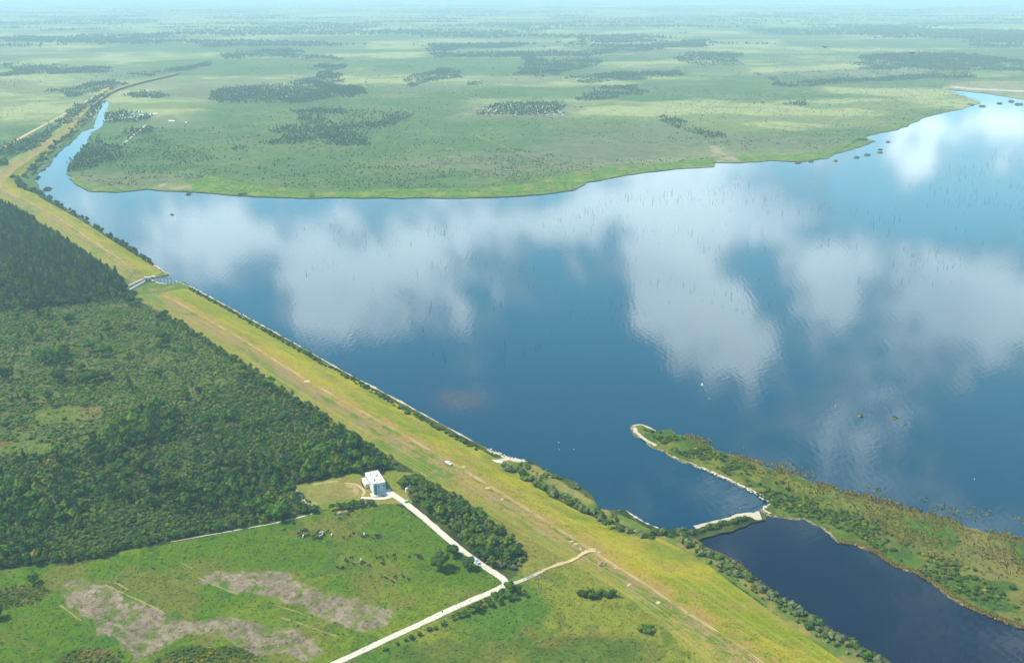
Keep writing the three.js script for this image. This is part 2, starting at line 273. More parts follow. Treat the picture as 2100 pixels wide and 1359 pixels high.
function nearColour(x, z) {
  const wx = x + 7 * (fbm(x / 12, z / 12, 2) - 0.5), wz = z + 7 * (fbm(x / 12 + 40, z / 12, 2) - 0.5), n1 = fbm(x / 60, z / 60, 4), n2 = fbm(x / 9 + 33, z / 9, 4), n3 = vn(x / 1.1, z / 1.1), n4 = fbm(x / 26 + 80, z / 26, 4);
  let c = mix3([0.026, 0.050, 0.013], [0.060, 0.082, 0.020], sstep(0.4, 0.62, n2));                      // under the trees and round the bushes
  if (inMask('scrub', wx, wz)) c = mix3([0.065, 0.110, 0.026], [0.110, 0.128, 0.036], sstep(0.4, 0.62, n2));
  if (inMask('strip', wx, wz) || inMask('gap', wx, wz)) c = mix3([0.105, 0.165, 0.028], [0.20, 0.185, 0.05], sstep(0.42, 0.6, n2));
  if (inMask('glade', wx, wz) || inMask('glade2', wx, wz)) c = mix3([0.115, 0.155, 0.030], [0.165, 0.14, 0.05], sstep(0.5, 0.66, n4));
  if (inMask('pasture', wx, wz)) { c = mix3([0.076, 0.150, 0.010], [0.125, 0.180, 0.014], sstep(0.4, 0.62, n1)); c = mix3(c, [0.155, 0.150, 0.035], sstep(0.56, 0.74, n4) * 0.65); c = mix3(c, [0.032, 0.088, 0.014], sstep(0.6, 0.7, n2) * 0.55); }
  if (inMask('east', wx, wz)) { c = mix3([0.072, 0.150, 0.016], [0.175, 0.200, 0.024], sstep(0.40, 0.60, n1 + (x - 40) / 900)); c = mix3(c, [0.20, 0.145, 0.035], sstep(0.56, 0.72, n4) * 0.5); c = mix3(c, [0.045, 0.095, 0.016], sstep(0.6, 0.7, n2) * 0.5); }
  if (inMask('toe', wx, wz)) c = mix3([0.10, 0.165, 0.022], [0.19, 0.185, 0.035], sstep(0.42, 0.6, n1));
  if (inMask('clearing', wx, wz)) { c = mix3([0.165, 0.205, 0.030], [0.235, 0.200, 0.055], sstep(0.42, 0.62, n4)); const e = ring(wx, wz); if (e > 0.86 && e < 1.04) c = mix3(c, [0.36, 0.29, 0.14], 0.75 * sstep(0.42, 0.56, n2)); if (e < 0.8) c = mix3(c, [0.235, 0.195, 0.075], 0.5); }
  for (let i = 0; i < 4; i++) { const e = mounds[i](wx, wz) + 0.35 * (n2 - 0.5); if (e < 1.05) c = mix3(c, mix3([0.052, 0.088, 0.015], [0.115, 0.110, 0.03], sstep(0.42, 0.62, n2)), (i === 3 ? 0.45 : 0.9) * (1 - sstep(0.85, 1.05, e))); }
  const bare = bareAt(wx, wz); if (bare > 0.1) {
    const along = (x * 0.82 + z * 0.57), across = (x * -0.57 + z * 0.82), s = fbm(along / 7 + 2 * n2, across / 2.3 + 2 * n4, 4), b = mix3([0.140, 0.113, 0.078], [0.270, 0.225, 0.160], sstep(0.30, 0.70, s * 0.4 + 0.35 * fbm(x / 1.7, z / 1.7 + 60, 3) + 0.25 * n4));
    c = mix3(c, b, 0.93 * (1 - 0.75 * sstep(0.56, 0.66, fbm(x / 5 + 70, z / 5, 3))) * sstep(0.42, 0.56, (bare - 0.5) * 0.55 + fbm(x / 10 + 9, z / 10, 4) * 0.55 + s * 0.45 + (inMask('bare2', wx, wz) > 0.1 ? -0.15 : -0.09) + 0.03));
  }
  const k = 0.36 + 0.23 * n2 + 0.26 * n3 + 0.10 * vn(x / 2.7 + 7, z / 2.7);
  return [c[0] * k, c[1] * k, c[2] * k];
}
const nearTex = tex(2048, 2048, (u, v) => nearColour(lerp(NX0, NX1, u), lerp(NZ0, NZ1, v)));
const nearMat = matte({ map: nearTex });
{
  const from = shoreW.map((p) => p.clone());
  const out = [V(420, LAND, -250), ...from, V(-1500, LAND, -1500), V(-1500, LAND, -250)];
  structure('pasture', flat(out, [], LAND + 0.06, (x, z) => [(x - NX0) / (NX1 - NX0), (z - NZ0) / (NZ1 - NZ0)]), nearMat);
}

// ---------------------------------------------------------------- the levee
const CREST = 6.2;
const stations = [ // [west toe, crown, east toe]
  [[1480, 1430], [1650, 1425], [1850, 1420]], [[1420, 1345], [1545, 1345], [1720, 1345]], [[1290, 1232], [1388, 1240], [1560, 1232]], [[1110, 1120], [1205, 1122], [1392, 1118]], [[965, 1035], [1058, 1030], [1180, 1042]], [[855, 972], [925, 948], [1030, 945]], [[705, 880], [790, 870], [888, 868]], [[574, 798], [634, 783], [728, 776]], [[440, 708], [500, 698], [598, 705]], [[335, 645], [405, 643], [482, 640]], [[275, 602], [318, 595], [386, 588]]];
const stations2 = [
  [[250, 572], [285, 560], [340, 560]], [[168, 512], [208, 507], [252, 506]], [[72, 452], [114, 444], [148, 441]], [[-6, 408], [36, 403], [78, 402]], [[-52, 378], [0, 384], [44, 376]], [[-20, 352], [20, 354], [48, 352]], [[34, 318], [64, 322], [92, 320]], [[108, 270], [130, 274], [152, 270]], [[172, 218], [184, 220], [196, 216]], [[240, 178], [248, 180], [256, 177]], [[355, 150], [362, 151], [370, 149]]];
const levees = [];
function levee(st, taper) {
  const cw = new THREE.CatmullRomCurve3(st.map((s) => G(...s[0], LAND))), cc = new THREE.CatmullRomCurve3(st.map((s) => G(...s[1], CREST))), ce = new THREE.CatmullRomCurve3(st.map((s) => G(...s[2], LAND)));
  const hgt = (s, t) => { const a = Math.abs(t), k = 1 - sstep(0.10, 1, a) * 0.65 - 0.35 * clamp((a - 0.10) / 0.9); return lerp(LAND - 0.1, CREST, clamp(k)) * 1; };
  const at = (s, t) => { const c = cc.getPoint(s), e = t < 0 ? cw.getPoint(s) : ce.getPoint(s), a = Math.abs(t), f = taper(s); return V(lerp(c.x, e.x, a), lerp(LAND - 0.1, hgt(s, t), f) + 0.12 * (fbm(c.x / 9 + t * 8, c.z / 9, 2) - 0.5) * f, lerp(c.z, e.z, a)); };
  levees.push({ at, st });
  return at;
}
const levA = levee(stations, (s) => 1 - 0.92 * sstep(0.985, 1, s)), levB = levee(stations2, (s) => 0.08 + 0.92 * sstep(0, 0.014, s));
function leveeColour(t, m) {           // t: -1 west toe, 1 east toe; m: metres along
  const tm = t * 34, n1 = fbm(m / 46, tm / 13 + 5, 4), n2 = fbm(m / 7, tm / 5 + 60, 4), n3 = vn(m / 1.2, tm * 1.6);
  let c = t > 0 ? mix3([0.180, 0.222, 0.010], [0.290, 0.265, 0.016], sstep(0.38, 0.62, n1)) : mix3([0.105, 0.172, 0.022], [0.20, 0.205, 0.034], sstep(0.36, 0.6, n1));
  c = mix3(c, [0.235, 0.170, 0.075], 0.85 * (1 - sstep(0.10, 0.30, Math.abs(t + 0.30 + 0.35 * (n1 - 0.5)))) * sstep(0.34, 0.5, n2 * 0.6 + n1 * 0.4));
  c = mix3(c, [0.32, 0.215, 0.045], (1 - sstep(0.04, 0.34, Math.abs(t + 0.02 + 0.3 * (n1 - 0.5)))) * sstep(0.30, 0.52, n2 * 0.7 + n1 * 0.3) * 0.95);
  c = mix3(c, [0.20, 0.165, 0.085], sstep(0.46, 0.64, n2) * (1 - sstep(0.15, 0.6, Math.abs(t + 0.3))) * 0.8);
  c = mix3(c, [0.34, 0.30, 0.06], 0.35 * sstep(0.5, 0.75, vn(m / 90, tm / 1.1 + 40)) * sstep(0.1, 0.25, Math.abs(t)));
  c = mix3(c, [0.09, 0.165, 0.02], sstep(0.6, 0.72, n1) * sstep(0.3, 0.7, t) * 0.6);
  c = mix3(c, [0.26, 0.215, 0.05], 0.5 * sstep(0.56, 0.7, fbm(m / 20 + 90, tm / 6, 4)));
  const k = 0.43 + 0.22 * n2 + 0.20 * n3 + 0.08 * vn(m / 3 + 8, tm / 2.2); return [c[0] * k, c[1] * k, c[2] * k];
}
const leveeTex = tex(256, 2048, (u, v) => leveeColour(u * 2 - 1, v * 1500), { wrap: THREE.MirroredRepeatWrapping });
const leveeMat = matte({ map: leveeTex });
const ts = [-1.12, -1, -0.85, -0.7, -0.55, -0.4, -0.28, -0.18, -0.1, -0.03, 0.03, 0.1, 0.18, 0.28, 0.4, 0.55, 0.7, 0.85, 1, 1.1];
function leveeMesh(at, n, metres) {
  const rows = []; for (let i = 0; i <= n; i++) { const s = i / n; rows.push(ts.map((t) => { const p = at(s, clamp(t, -1, 1)); if (Math.abs(t) > 1) { const q = at(s, Math.sign(t) * 0.9), l = Math.hypot(p.x - q.x, p.z - q.z); p.x += (p.x - q.x) / l * 3; p.z += (p.z - q.z) / l * 3; p.y = LAND - 0.5; } return p; })); }
  structure('levee', strip(rows, (i, j) => [clamp(ts[j] / 2 + 0.5, 0.005, 0.995), i / n * metres / 1500]), leveeMat);
}
leveeMesh(levA, 420, 850); leveeMesh(levB, 360, 1800);
// the wheel-worn sand line on the crown, broken where grass has closed over it
const trackTex = tex(256, 256, (u, v) => { const k = 0.5 + 0.4 * fbm(u * 40, v * 40, 3); return [0.46 * k, 0.37 * k, 0.20 * k]; }, { wrap: THREE.MirroredRepeatWrapping });
const trackMat = matte({ map: trackTex });
function crownTrack(at, s0, s1, n, w, off) {
  let rows = [], k = 0; const pieces = [];
  for (let i = 0; i <= n; i++) {
    const s = lerp(s0, s1, i / n), a = at(s, off), q = at(s, off + 0.05), p = at(Math.min(1, s + 0.002), off), dx = p.x - a.x, dz = p.z - a.z, l = Math.hypot(dx, dz) || 1, nx = -dz / l, nz = dx / l;
    const ww = w * Math.max(0.12, 0.1 + 3.4 * (fbm(a.x / 14, a.z / 14, 3) - 0.28)), gap = fbm(a.x / 12 + 50, a.z / 12, 3) < 0.24, sh = (fbm(a.x / 30, a.z / 30 + 20, 2) - 0.5) * 2;
    if (gap) { if (rows.length > 2) pieces.push(rows); rows = []; continue; }
    rows.push([V(a.x + nx * (ww + sh), a.y + 0.05, a.z + nz * (ww + sh)), V(a.x + nx * sh, a.y + 0.1, a.z + nz * sh), V(a.x - nx * (ww - sh), a.y + 0.05, a.z - nz * (ww - sh))]);
  }
  if (rows.length > 2) pieces.push(rows);
  const gs = pieces.map((r) => strip(r, (i, j, p) => [p.x * 0.1, p.z * 0.1]));
  structure('dirt_track', mergeGeometries(gs), trackMat);
}
crownTrack(levA, 0.02, 0.975, 900, 0.22, 0.012); crownTrack(levB, 0.03, 0.95, 700, 0.4, 0);
crownTrack(levA, 0.02, 0.975, 900, 0.15, -0.045);

const leveeGrid = []; for (let i = 0; i <= 500; i++) for (let j = -20; j <= 20; j++) leveeGrid.push(levA(i / 500, j / 20));
function leveeY(x, z) { let b = 1e9, y = LAND, b2 = 1e9, y2 = LAND; for (const q of leveeGrid) { const d = (q.x - x) * (q.x - x) + (q.z - z) * (q.z - z); if (d < b) { b2 = b; y2 = y; b = d; y = q.y; } else if (d < b2) { b2 = d; y2 = q.y; } } return b > 30 ? LAND : (y * b2 + y2 * b) / (b + b2 + 1e-6); }
function leveePatch(u, v, ru, rv, m, seed, y0 = 4.5) {   // bare spot lying on the slope
  const c = G(u, v, y0), a = G(u + ru, v, y0), e = G(u, v + rv, y0), rx = Math.abs(a.x - c.x), rz = Math.abs(e.z - c.z), rows = [];
  for (let i = 0; i <= 18; i++) { const t = i / 18 * 6.2832, k = 0.55 + 0.9 * vn(Math.cos(t) * 1.7 + seed, Math.sin(t) * 1.7 + seed); rows.push([0, 0.5, 1].map((q) => { const x = c.x + Math.cos(t) * rx * k * q, z = c.z + Math.sin(t) * rz * k * q; return V(x, Math.max(leveeY(x, z), LAND) + 0.16, z); })); }
  structure('bare_patch', strip(rows, (i, j, p) => [p.x * 0.1, p.z * 0.1]), m);
}
// ---------------------------------------------------------------- roads, tracks and sand
const shellTex = tex(512, 512, (u, v) => { const n = fbm(u * 30, v * 30, 4), k = 0.9 + 0.5 * (n - 0.5) + 0.18 * (vn(u * 220, v * 220) - 0.5); return [0.44 * k, 0.42 * k, 0.355 * k]; }, { wrap: THREE.MirroredRepeatWrapping });
const shellMat = matte({ map: shellTex });
const road = (name, pts, w, y, seed, m = shellMat, wob) => structure(name, ribbon(line(pts, y), typeof w === 'function' ? w : () => w, y, seed, wob), m);
road('shell_road', [[560, 1420], [685, 1361], [760, 1326], [820, 1298], [885, 1268], [950, 1238], [1000, 1217], [1028, 1204], [1038, 1195], [1030, 1186], [1005, 1169], [965, 1142], [925, 1110], [890, 1080], [855, 1050], [825, 1027], [803, 1012], [793, 1004]], (t) => lerp(3.7, 4.5, t), LAND + 0.16, 3, shellMat, 0.10);
road('shell_drive', [[806, 1015], [790, 1021], [772, 1022], [740, 1020]], (t) => 3.4 - t, LAND + 0.2, 9);
road('shell_apron', [[792, 1003], [786, 1007], [790, 1013], [800, 1014]], 4, LAND + 0.25, 19);
road('worn_track', [[742, 1016], [747, 1009], [741, 1000], [728, 993], [705, 990]], (t) => 2.2 - 1.2 * t, LAND + 0.2, 12, trackMat, 0.4);
road('branch_track', [[1050, 1197], [1070, 1190], [1098, 1178], [1116, 1169]], (t) => 2.6 - t * 0.6, LAND + 0.2, 13, sandMat, 0.2);
structure('branch_track', ribbon([[1112, 1170], [1150, 1154], [1180, 1143], [1205, 1133], [1222, 1130]].map(([u, v], i) => G(u, v, [1, 1.6, 3, 5, 6.2][i])), (t) => 2 + 1.2 * t, (p) => Math.max(leveeY(p.x, p.z), LAND + 0.1) + 0.22, 14, 0.3), trackMat);
for (const [u, v, ru, rv, m, y] of [[1172, 1113, 4, 1.1, sandMat, 5], [1181, 1118, 4, 1.5, trackMat, 5], [1190, 1127, 3, 1.2, sandMat, 5], [1215, 1127, 6, 3, trackMat, 6.2], [1228, 1133, 4, 1.5, sandMat, 6], [1235, 1158, 9, 5, mudMat, 4.6], [1262, 1171, 4, 1.2, sandMat, 4], [1030, 1026, 3, 1.4, trackMat, 5], [630, 782, 7, 2.2, trackMat, 6], [1000, 1004, 5, 2, trackMat, 5], [1290, 1200, 4, 2, trackMat, 4], [1350, 1235, 4, 2, trackMat, 5], [950, 958, 4, 2, trackMat, 6]]) leveePatch(u, v, ru, rv, m, u * 0.37, y);
road('field_track', [[640, 1053], [600, 1064], [560, 1073], [500, 1084], [420, 1098], [350, 1111]], (t) => 1.0 - 0.6 * t, LAND + 0.18, 21, shellMat, 0.6);
road('field_track', [[604, 1003], [618, 1020], [632, 1034], [648, 1042]], 2, LAND + 0.18, 23, shellMat, 0.5);
for (const [pts, w] of [[[[368, 1153], [395, 1165]], 1], [[[402, 1184], [440, 1200], [490, 1219]], 1.1], [[[236, 1194], [262, 1209]], 0.9], [[[215, 1199], [285, 1231], [340, 1258]], 1.2], [[[123, 1240], [165, 1273]], 0.9], [[[577, 1266], [640, 1287], [690, 1305]], 0.9], [[[560, 1239], [600, 1252], [640, 1267]], 0.7]])
  road('straw_line', pts, w, LAND + 0.12, 31, matte({ color: new THREE.Color().setRGB(0.17, 0.16, 0.06) }), 0.9);
// sand and shell thrown up along the water
function shoreSand(pts, w, seed, y = LAND + 0.1, m = sandMat) { structure('shore_sand', ribbon(line(pts), w, y, seed, 0.5), m); }
const sw = (base) => (t) => Math.max(0.15, base * 4.2 * (fbm(t * 70, base * 7, 4) - 0.36));
shoreSand([[1078, 946], [1040, 938], [1000, 921], [950, 894], [900, 867], [800, 812], [700, 759], [600, 702], [500, 647], [440, 614], [388, 586]], sw(1.5), 41);
shoreSand([[340, 560], [322, 548], [290, 528]], sw(2.4), 44);
shoreSand([[290, 527], [250, 502], [180, 457], [130, 428]], sw(1.0), 45);
shoreSand([[1010, 948], [1040, 941], [1070, 945]], () => 4.5, 46);
shoreSand([[1350, 1083], [1318, 1069], [1283, 1046]], sw(1.4), 47);
shoreSand([[1425, 1081], [1450, 1075], [1490, 1065], [1530, 1055], [1560, 1056]], (t) => 2.8 + 4.5 * sstep(0.6, 0.95, t), 48);
shoreSand([[1300, 876], [1305, 886], [1325, 902], [1345, 914]], () => 3, 49, LAND + 0.02);
shoreSand([[1380, 936], [1430, 954], [1470, 971], [1520, 994], [1568, 1018], [1581, 1030], [1566, 1043], [1580, 1053]], sw(1.6), 50, LAND + 0.02);
shoreSand([[1298, 873], [1316, 871], [1345, 884]], () => 1.6, 51, LAND + 0.02);
for (let i = 0; i < 11; i++) { const u = 1003 + i * 14; if (i === 5) continue; road('grove_row', [[lerp(u, 1068, -0.16), 236], [u, 225], [lerp(u, 1068, 0.14), 214]], (t) => 4 + 5 * fbm(i * 3.1, t * 9, 2), LAND + 0.3, 70 + i, sandMat, 0.6); }
// far sandy ground and the long tracks across the plain
road('sand_flat', [[1950, 178], [2000, 182], [2080, 186], [2180, 188]], (t) => 26 + 40 * fbm(t * 20, 3, 3), LAND + 0.3, 61, sandMat, 0.5);
road('far_track', [[0, 306], [60, 272], [120, 240], [180, 205], [235, 172]], 9, LAND + 0.3, 62, trackMat, 0.2);
road('far_track', [[248, 297], [262, 286], [300, 255]], 5, LAND + 0.3, 63, sandMat, 0.4);
road('far_track', [[960, 272], [1010, 290], [1060, 312], [1130, 335], [1200, 348]], 5, LAND + 0.3, 64, matte({ color: new THREE.Color().setRGB(0.12, 0.14, 0.035) }), 0.3);
road('far_track', [[930, 119], [1150, 116], [1400, 105], [1600, 99]], 16, LAND + 0.4, 65, trackMat, 0.3);
// lime-green marsh between far shore and scrub
const limeTex = tex(512, 512, (u, v) => { const n = fbm(u * 26, v * 26, 4), m = fbm(u * 7 + 3, v * 7, 3), k = 0.28 + 0.5 * n + 0.22 * vn(u * 60, v * 60); return mix3(mix3([0.10 * k, 0.20 * k, 0.018 * k], [0.20 * k, 0.24 * k, 0.05 * k], sstep(0.45, 0.65, m)), [0.06 * k, 0.11 * k, 0.025 * k], 0.8 * sstep(0.52, 0.64, fbm(u * 15 + 8, v * 15, 4))); }, { wrap: THREE.MirroredRepeatWrapping });
const limeMat = matte({ map: limeTex });
function marsh(outline) { structure('marsh_meadow', flat(rough(line(outline), 9, 6, true), [], LAND + 0.12, (x, z) => [x / 90, z / 90]), limeMat); }
marsh([[139, 352], [151, 374], [180, 390], [240, 392], [300, 386], [390, 392], [460, 397], [530, 402], [640, 405], [640, 392], [560, 384], [500, 375], [445, 364], [420, 352], [410, 368], [350, 378], [240, 384], [180, 380]]);
marsh([[640, 405], [760, 405], [900, 404], [1030, 403], [1120, 397], [1180, 387], [1205, 373], [1290, 357], [1390, 345], [1460, 340], [1468, 332], [1500, 332], [1490, 322], [1420, 326], [1350, 336], [1250, 342], [1180, 355], [1080, 377], [960, 386], [820, 388], [640, 392]]);
marsh([[1510, 332], [1580, 327], [1640, 331], [1690, 324], [1750, 303], [1786, 288], [1768, 279], [1790, 274], [1850, 262], [1880, 248], [1860, 248], [1780, 272], [1750, 288], [1690, 308], [1620, 318], [1520, 316]]);

const dryTex = tex(256, 256, (u, v) => { const k = 0.55 + 0.5 * fbm(u * 18, v * 18, 4); return mix3([0.26 * k, 0.21 * k, 0.14 * k], [0.13 * k, 0.165 * k, 0.06 * k], sstep(0.40, 0.55, fbm(u * 9 + 5, v * 9, 4))); }, { wrap: THREE.MirroredRepeatWrapping }), dryMat = matte({ map: dryTex });
for (const o of [[[1930, 182], [1945, 171], [2010, 166], [2120, 166], [2120, 201], [2040, 193], [1985, 187]], [[1452, 300], [1482, 297], [1500, 316], [1518, 331], [1470, 332], [1464, 316]], [[296, 385], [350, 374], [402, 378], [396, 390], [330, 388]]]) structure('dried_mud', flat(rough(line(o), 9, 7, true), [], LAND + 0.2, (x, z) => [x / 120, z / 120]), dryMat);
// ---------------------------------------------------------------- the spit
const SX0 = 80, SX1 = 520, SZ0 = -660, SZ1 = -340;
{
  const t = tex(1024, 1024, (u, v) => {
    const x = lerp(SX0, SX1, u), z = lerp(SZ0, SZ1, v), n1 = fbm(x / 40, z / 40, 4), n2 = fbm(x / 7, z / 7, 4), n3 = vn(x, z);
    let c = mix3([0.070, 0.140, 0.014], [0.150, 0.180, 0.026], sstep(0.42, 0.6, n1)); c = mix3(c, [0.040, 0.078, 0.016], sstep(0.46, 0.6, n2) * 0.75);
    c = mix3(c, [0.20, 0.175, 0.05], 0.7 * sstep(0.5, 0.62, fbm(x / 22 + 30, z / 22, 4)) * sstep(180, 300, x));
    const k = 0.30 + 0.34 * n2 + 0.30 * n3; return [c[0] * k, c[1] * k, c[2] * k];
  });
  structure('spit', flat(spit, [], 0.7, (x, z) => [(x - SX0) / (SX1 - SX0), (z - SZ0) / (SZ1 - SZ0)]), matte({ map: t }));
  structure('spit_bank', bank(spit, -1, true), mudMat);
}

// ---------------------------------------------------------------- plants
const foliage = (k = [1, 1, 1]) => matte({ vertexColors: true, color: new THREE.Color().setRGB(...k) });
function crownGeo(lobes, n, size, base, seed, core = 0.78, vary = 0.3) {
  const r = rngOf(seed), pos = [], nor = [], col = [], w = lobes.map((l) => Math.pow(l[3] * l[4] * l[5], 0.67)), tot = w.reduce((a, b) => a + b, 0);
  for (let i = 0; i < n; i++) {
    let k = r() * tot, j = 0; while (j < lobes.length - 1 && (k -= w[j]) > 0) j++;
    const [cx, cy, cz, rx, ry, rz] = lobes[j], y = 1 - 1.75 * r(), a = r() * 6.283, q = Math.sqrt(Math.max(0, 1 - y * y)), rad = 0.74 + 0.34 * r();
    const d = V(q * Math.cos(a), y, q * Math.sin(a)), c = V(cx + d.x * rx * rad, cy + d.y * ry * rad, cz + d.z * rz * rad);
    const nn = V(d.x / rx, d.y / ry, d.z / rz).normalize().add(V(r() - 0.5, r() - 0.5, r() - 0.5).multiplyScalar(0.9)).normalize();
    const t = V(r() - 0.5, r() - 0.5, r() - 0.5).cross(nn).normalize(), b = nn.clone().cross(t), s = size * (0.6 + 0.8 * r());
    const v = [c.clone().addScaledVector(t, s), c.clone().addScaledVector(b, s * 0.75).addScaledVector(nn, s * 0.15), c.clone().addScaledVector(t, -s), c.clone().addScaledVector(b, -s * 0.75).addScaledVector(nn, -s * 0.15)];
    const f = 1 - vary + 2 * vary * r(), h = 0.85 + 0.3 * r();
    for (const m of [0, 1, 2, 0, 2, 3]) { pos.push(v[m].x, v[m].y, v[m].z); nor.push(nn.x, nn.y, nn.z); col.push(base[0] * f * h, base[1] * f, base[2] * f); }
  }
  if (core) for (const [cx, cy, cz, rx, ry, rz] of lobes) {
    const g = plain(new THREE.IcosahedronGeometry(1, 1)), p = g.attributes.position;
    for (let i = 0; i < p.count; i++) { const x = p.getX(i), y = p.getY(i), z = p.getZ(i), k = core * (0.85 + 0.3 * vn(x * 2 + cx * 3 + 9, y * 2 + z * 2 + cz)); pos.push(cx + x * rx * k, cy + y * ry * k, cz + z * rz * k); nor.push(x, y, z); col.push(base[0] * 0.9, base[1] * 0.9, base[2] * 0.9); }
  }
  const g = new THREE.BufferGeometry(); g.setAttribute('position', new THREE.Float32BufferAttribute(pos, 3)); g.setAttribute('normal', new THREE.Float32BufferAttribute(nor, 3)); g.setAttribute('color', new THREE.Float32BufferAttribute(col, 3)); return g;
}
const bark = [0.13, 0.11, 0.085];
function trunkGeo(h, r, limbs, seed) {
  const q = rngOf(seed), gs = [beam(V(0, -0.3, 0), V(0.1, h, 0.05), r, r * 0.55, 6)];
  for (const [x, y, z] of limbs) gs.push(beam(V(0.05, h * (0.55 + 0.3 * q()), 0), V(x, y, z), r * 0.45, r * 0.15, 5));
  return tint(join(gs), bark);
}
function broadleaf(seed, h, w, n, size, base, lobesN = 6) {      // crown of uneven lobes over a forked trunk
  const r = rngOf(seed), lobes = [[0, h * 0.62, 0, w * 0.62, h * 0.3, w * 0.62]];
  for (let i = 0; i < lobesN; i++) { const a = i / lobesN * 6.28 + r() * 0.8, d = w * (0.42 + 0.25 * r()), s = w * (0.34 + 0.2 * r()); lobes.push([Math.cos(a) * d, h * (0.42 + 0.32 * r()), Math.sin(a) * d, s, s * (0.75 + 0.3 * r()), s]); }
  lobes.push([w * 0.1, h * 0.84, -w * 0.08, w * 0.36, h * 0.17, w * 0.36]);
  return { crown: crownGeo(lobes, n, size, base, seed + 1), trunk: trunkGeo(h * 0.5, w * 0.07, lobes.slice(1, 4).map((l) => [l[0] * 0.8, l[1], l[2] * 0.8]), seed + 2) };
}
function pine(seed, h, w, n, size, base) {                       // slim, tufted top on a long bare stem
  const r = rngOf(seed), lobes = []; for (let i = 0; i < 6; i++) { const t = i / 5, a = r() * 6.28, d = w * 0.35 * (1 - t * 0.8); lobes.push([Math.cos(a) * d, h * (0.52 + 0.44 * t), Math.sin(a) * d, w * (0.62 - 0.4 * t), h * 0.075, w * (0.62 - 0.4 * t)]); }
  return { crown: crownGeo(lobes, n, size, base, seed + 1, 0.6), trunk: trunkGeo(h * 0.92, w * 0.055, [], seed + 2) };
}
function bushy(seed, h, w, n, size, base, lobesN = 5) {
  const r = rngOf(seed), lobes = [[0, h * 0.45, 0, w * 0.75, h * 0.5, w * 0.75]];
  for (let i = 0; i < lobesN; i++) { const a = i / lobesN * 6.28 + r(), d = w * (0.35 + 0.35 * r()), s = w * (0.3 + 0.22 * r()); lobes.push([Math.cos(a) * d, h * (0.3 + 0.35 * r()), Math.sin(a) * d, s, s * 0.85, s]); }
  return { crown: crownGeo(lobes, n, size, base, seed + 1), trunk: trunkGeo(h * 0.4, w * 0.06, lobes.slice(1, 4).map((l) => [l[0] * 0.7, l[1], l[2] * 0.7]), seed + 2) };
}
const whole = (p) => mergeGeometries([p.crown, p.trunk]);
const leafA = [0.056, 0.104, 0.012], leafB = [0.038, 0.076, 0.012], leafC = [0.090, 0.132, 0.014], leafG = [0.120, 0.140, 0.066], leafP = [0.036, 0.088, 0.028];
const trees = [broadleaf(11, 9, 4.2, 420, 0.42, leafA), broadleaf(23, 8, 4.8, 420, 0.42, leafB, 7), broadleaf(37, 10, 3.6, 400, 0.4, leafC, 5), pine(41, 13, 3.0, 300, 0.42, leafP)];
const bushes = [bushy(51, 2.6, 1.8, 220, 0.26, leafA), bushy(57, 2.2, 2.0, 220, 0.26, leafB, 6), bushy(63, 2.8, 1.7, 220, 0.25, leafG), bushy(69, 1.8, 1.7, 180, 0.24, leafC)];
const leafF = [0.052, 0.105, 0.030];
const small = [bushy(71, 3.2, 2.2, 80, 0.5, leafF), bushy(75, 4.5, 2.6, 90, 0.6, leafA, 4), broadleaf(79, 9, 4, 110, 0.8, leafF, 4), pine(83, 13, 3.2, 80, 0.8, leafF)];
const tints = [[1, 1, 1], [0.8, 0.86, 0.85], [1.15, 1.08, 0.9], [0.92, 1.08, 1], [1.3, 1.2, 0.95]].map(foliage);
const barkMat = matte({ vertexColors: true });
let plantRng = rngOf(99);
function plantThing(name, label, category, p, proto, scale, group, squash = 1) {
  const o = thing(name, label, category, [p.x, p.y, p.z], plantRng() * 6.28, group); o.scale.set(scale, scale * squash, scale);
  part('trunk', proto.trunk, barkMat, o); part('crown', proto.crown, tints[plantRng() * tints.length | 0], o); return o;
}
const white = foliage();
function mass(name, label, category, geos, pts, sizeOf, rng, lo = 0.75, hi = 1.25, matl = white) {  // what nobody could count
  const by = geos.map(() => []); for (const p of pts) by[(p.k ?? (rng() * geos.length)) | 0].push(p);
  geos.forEach((g, i) => {
    if (!by[i].length) return;
    const m = new THREE.InstancedMesh(g, matl, by[i].length), d = new THREE.Object3D(), c = new THREE.Color();
    by[i].forEach((p, k) => { const s = sizeOf(p, i); d.position.copy(p); d.rotation.set(0, rng() * 6.28, 0); d.scale.set(s * (0.85 + 0.3 * rng()), s * (0.85 + 0.35 * rng()), s * (0.85 + 0.3 * rng())); d.updateMatrix(); m.setMatrixAt(k, d.matrix); const f = lerp(lo, hi, rng()), t = p.t ?? [1, 1, 1]; m.setColorAt(k, c.setRGB(f * (0.9 + 0.25 * rng()) * t[0], f * t[1], f * (0.9 + 0.2 * rng()) * t[2])); });
    m.name = numbered(name); m.userData = { kind: 'stuff', label, category }; m.castShadow = m.receiveShadow = true; scene.add(m);
  });
}
const treeGeo = trees.map(whole), bushGeo = bushes.map(whole), smallGeo = small.map(whole);
console.log('prototypes made');

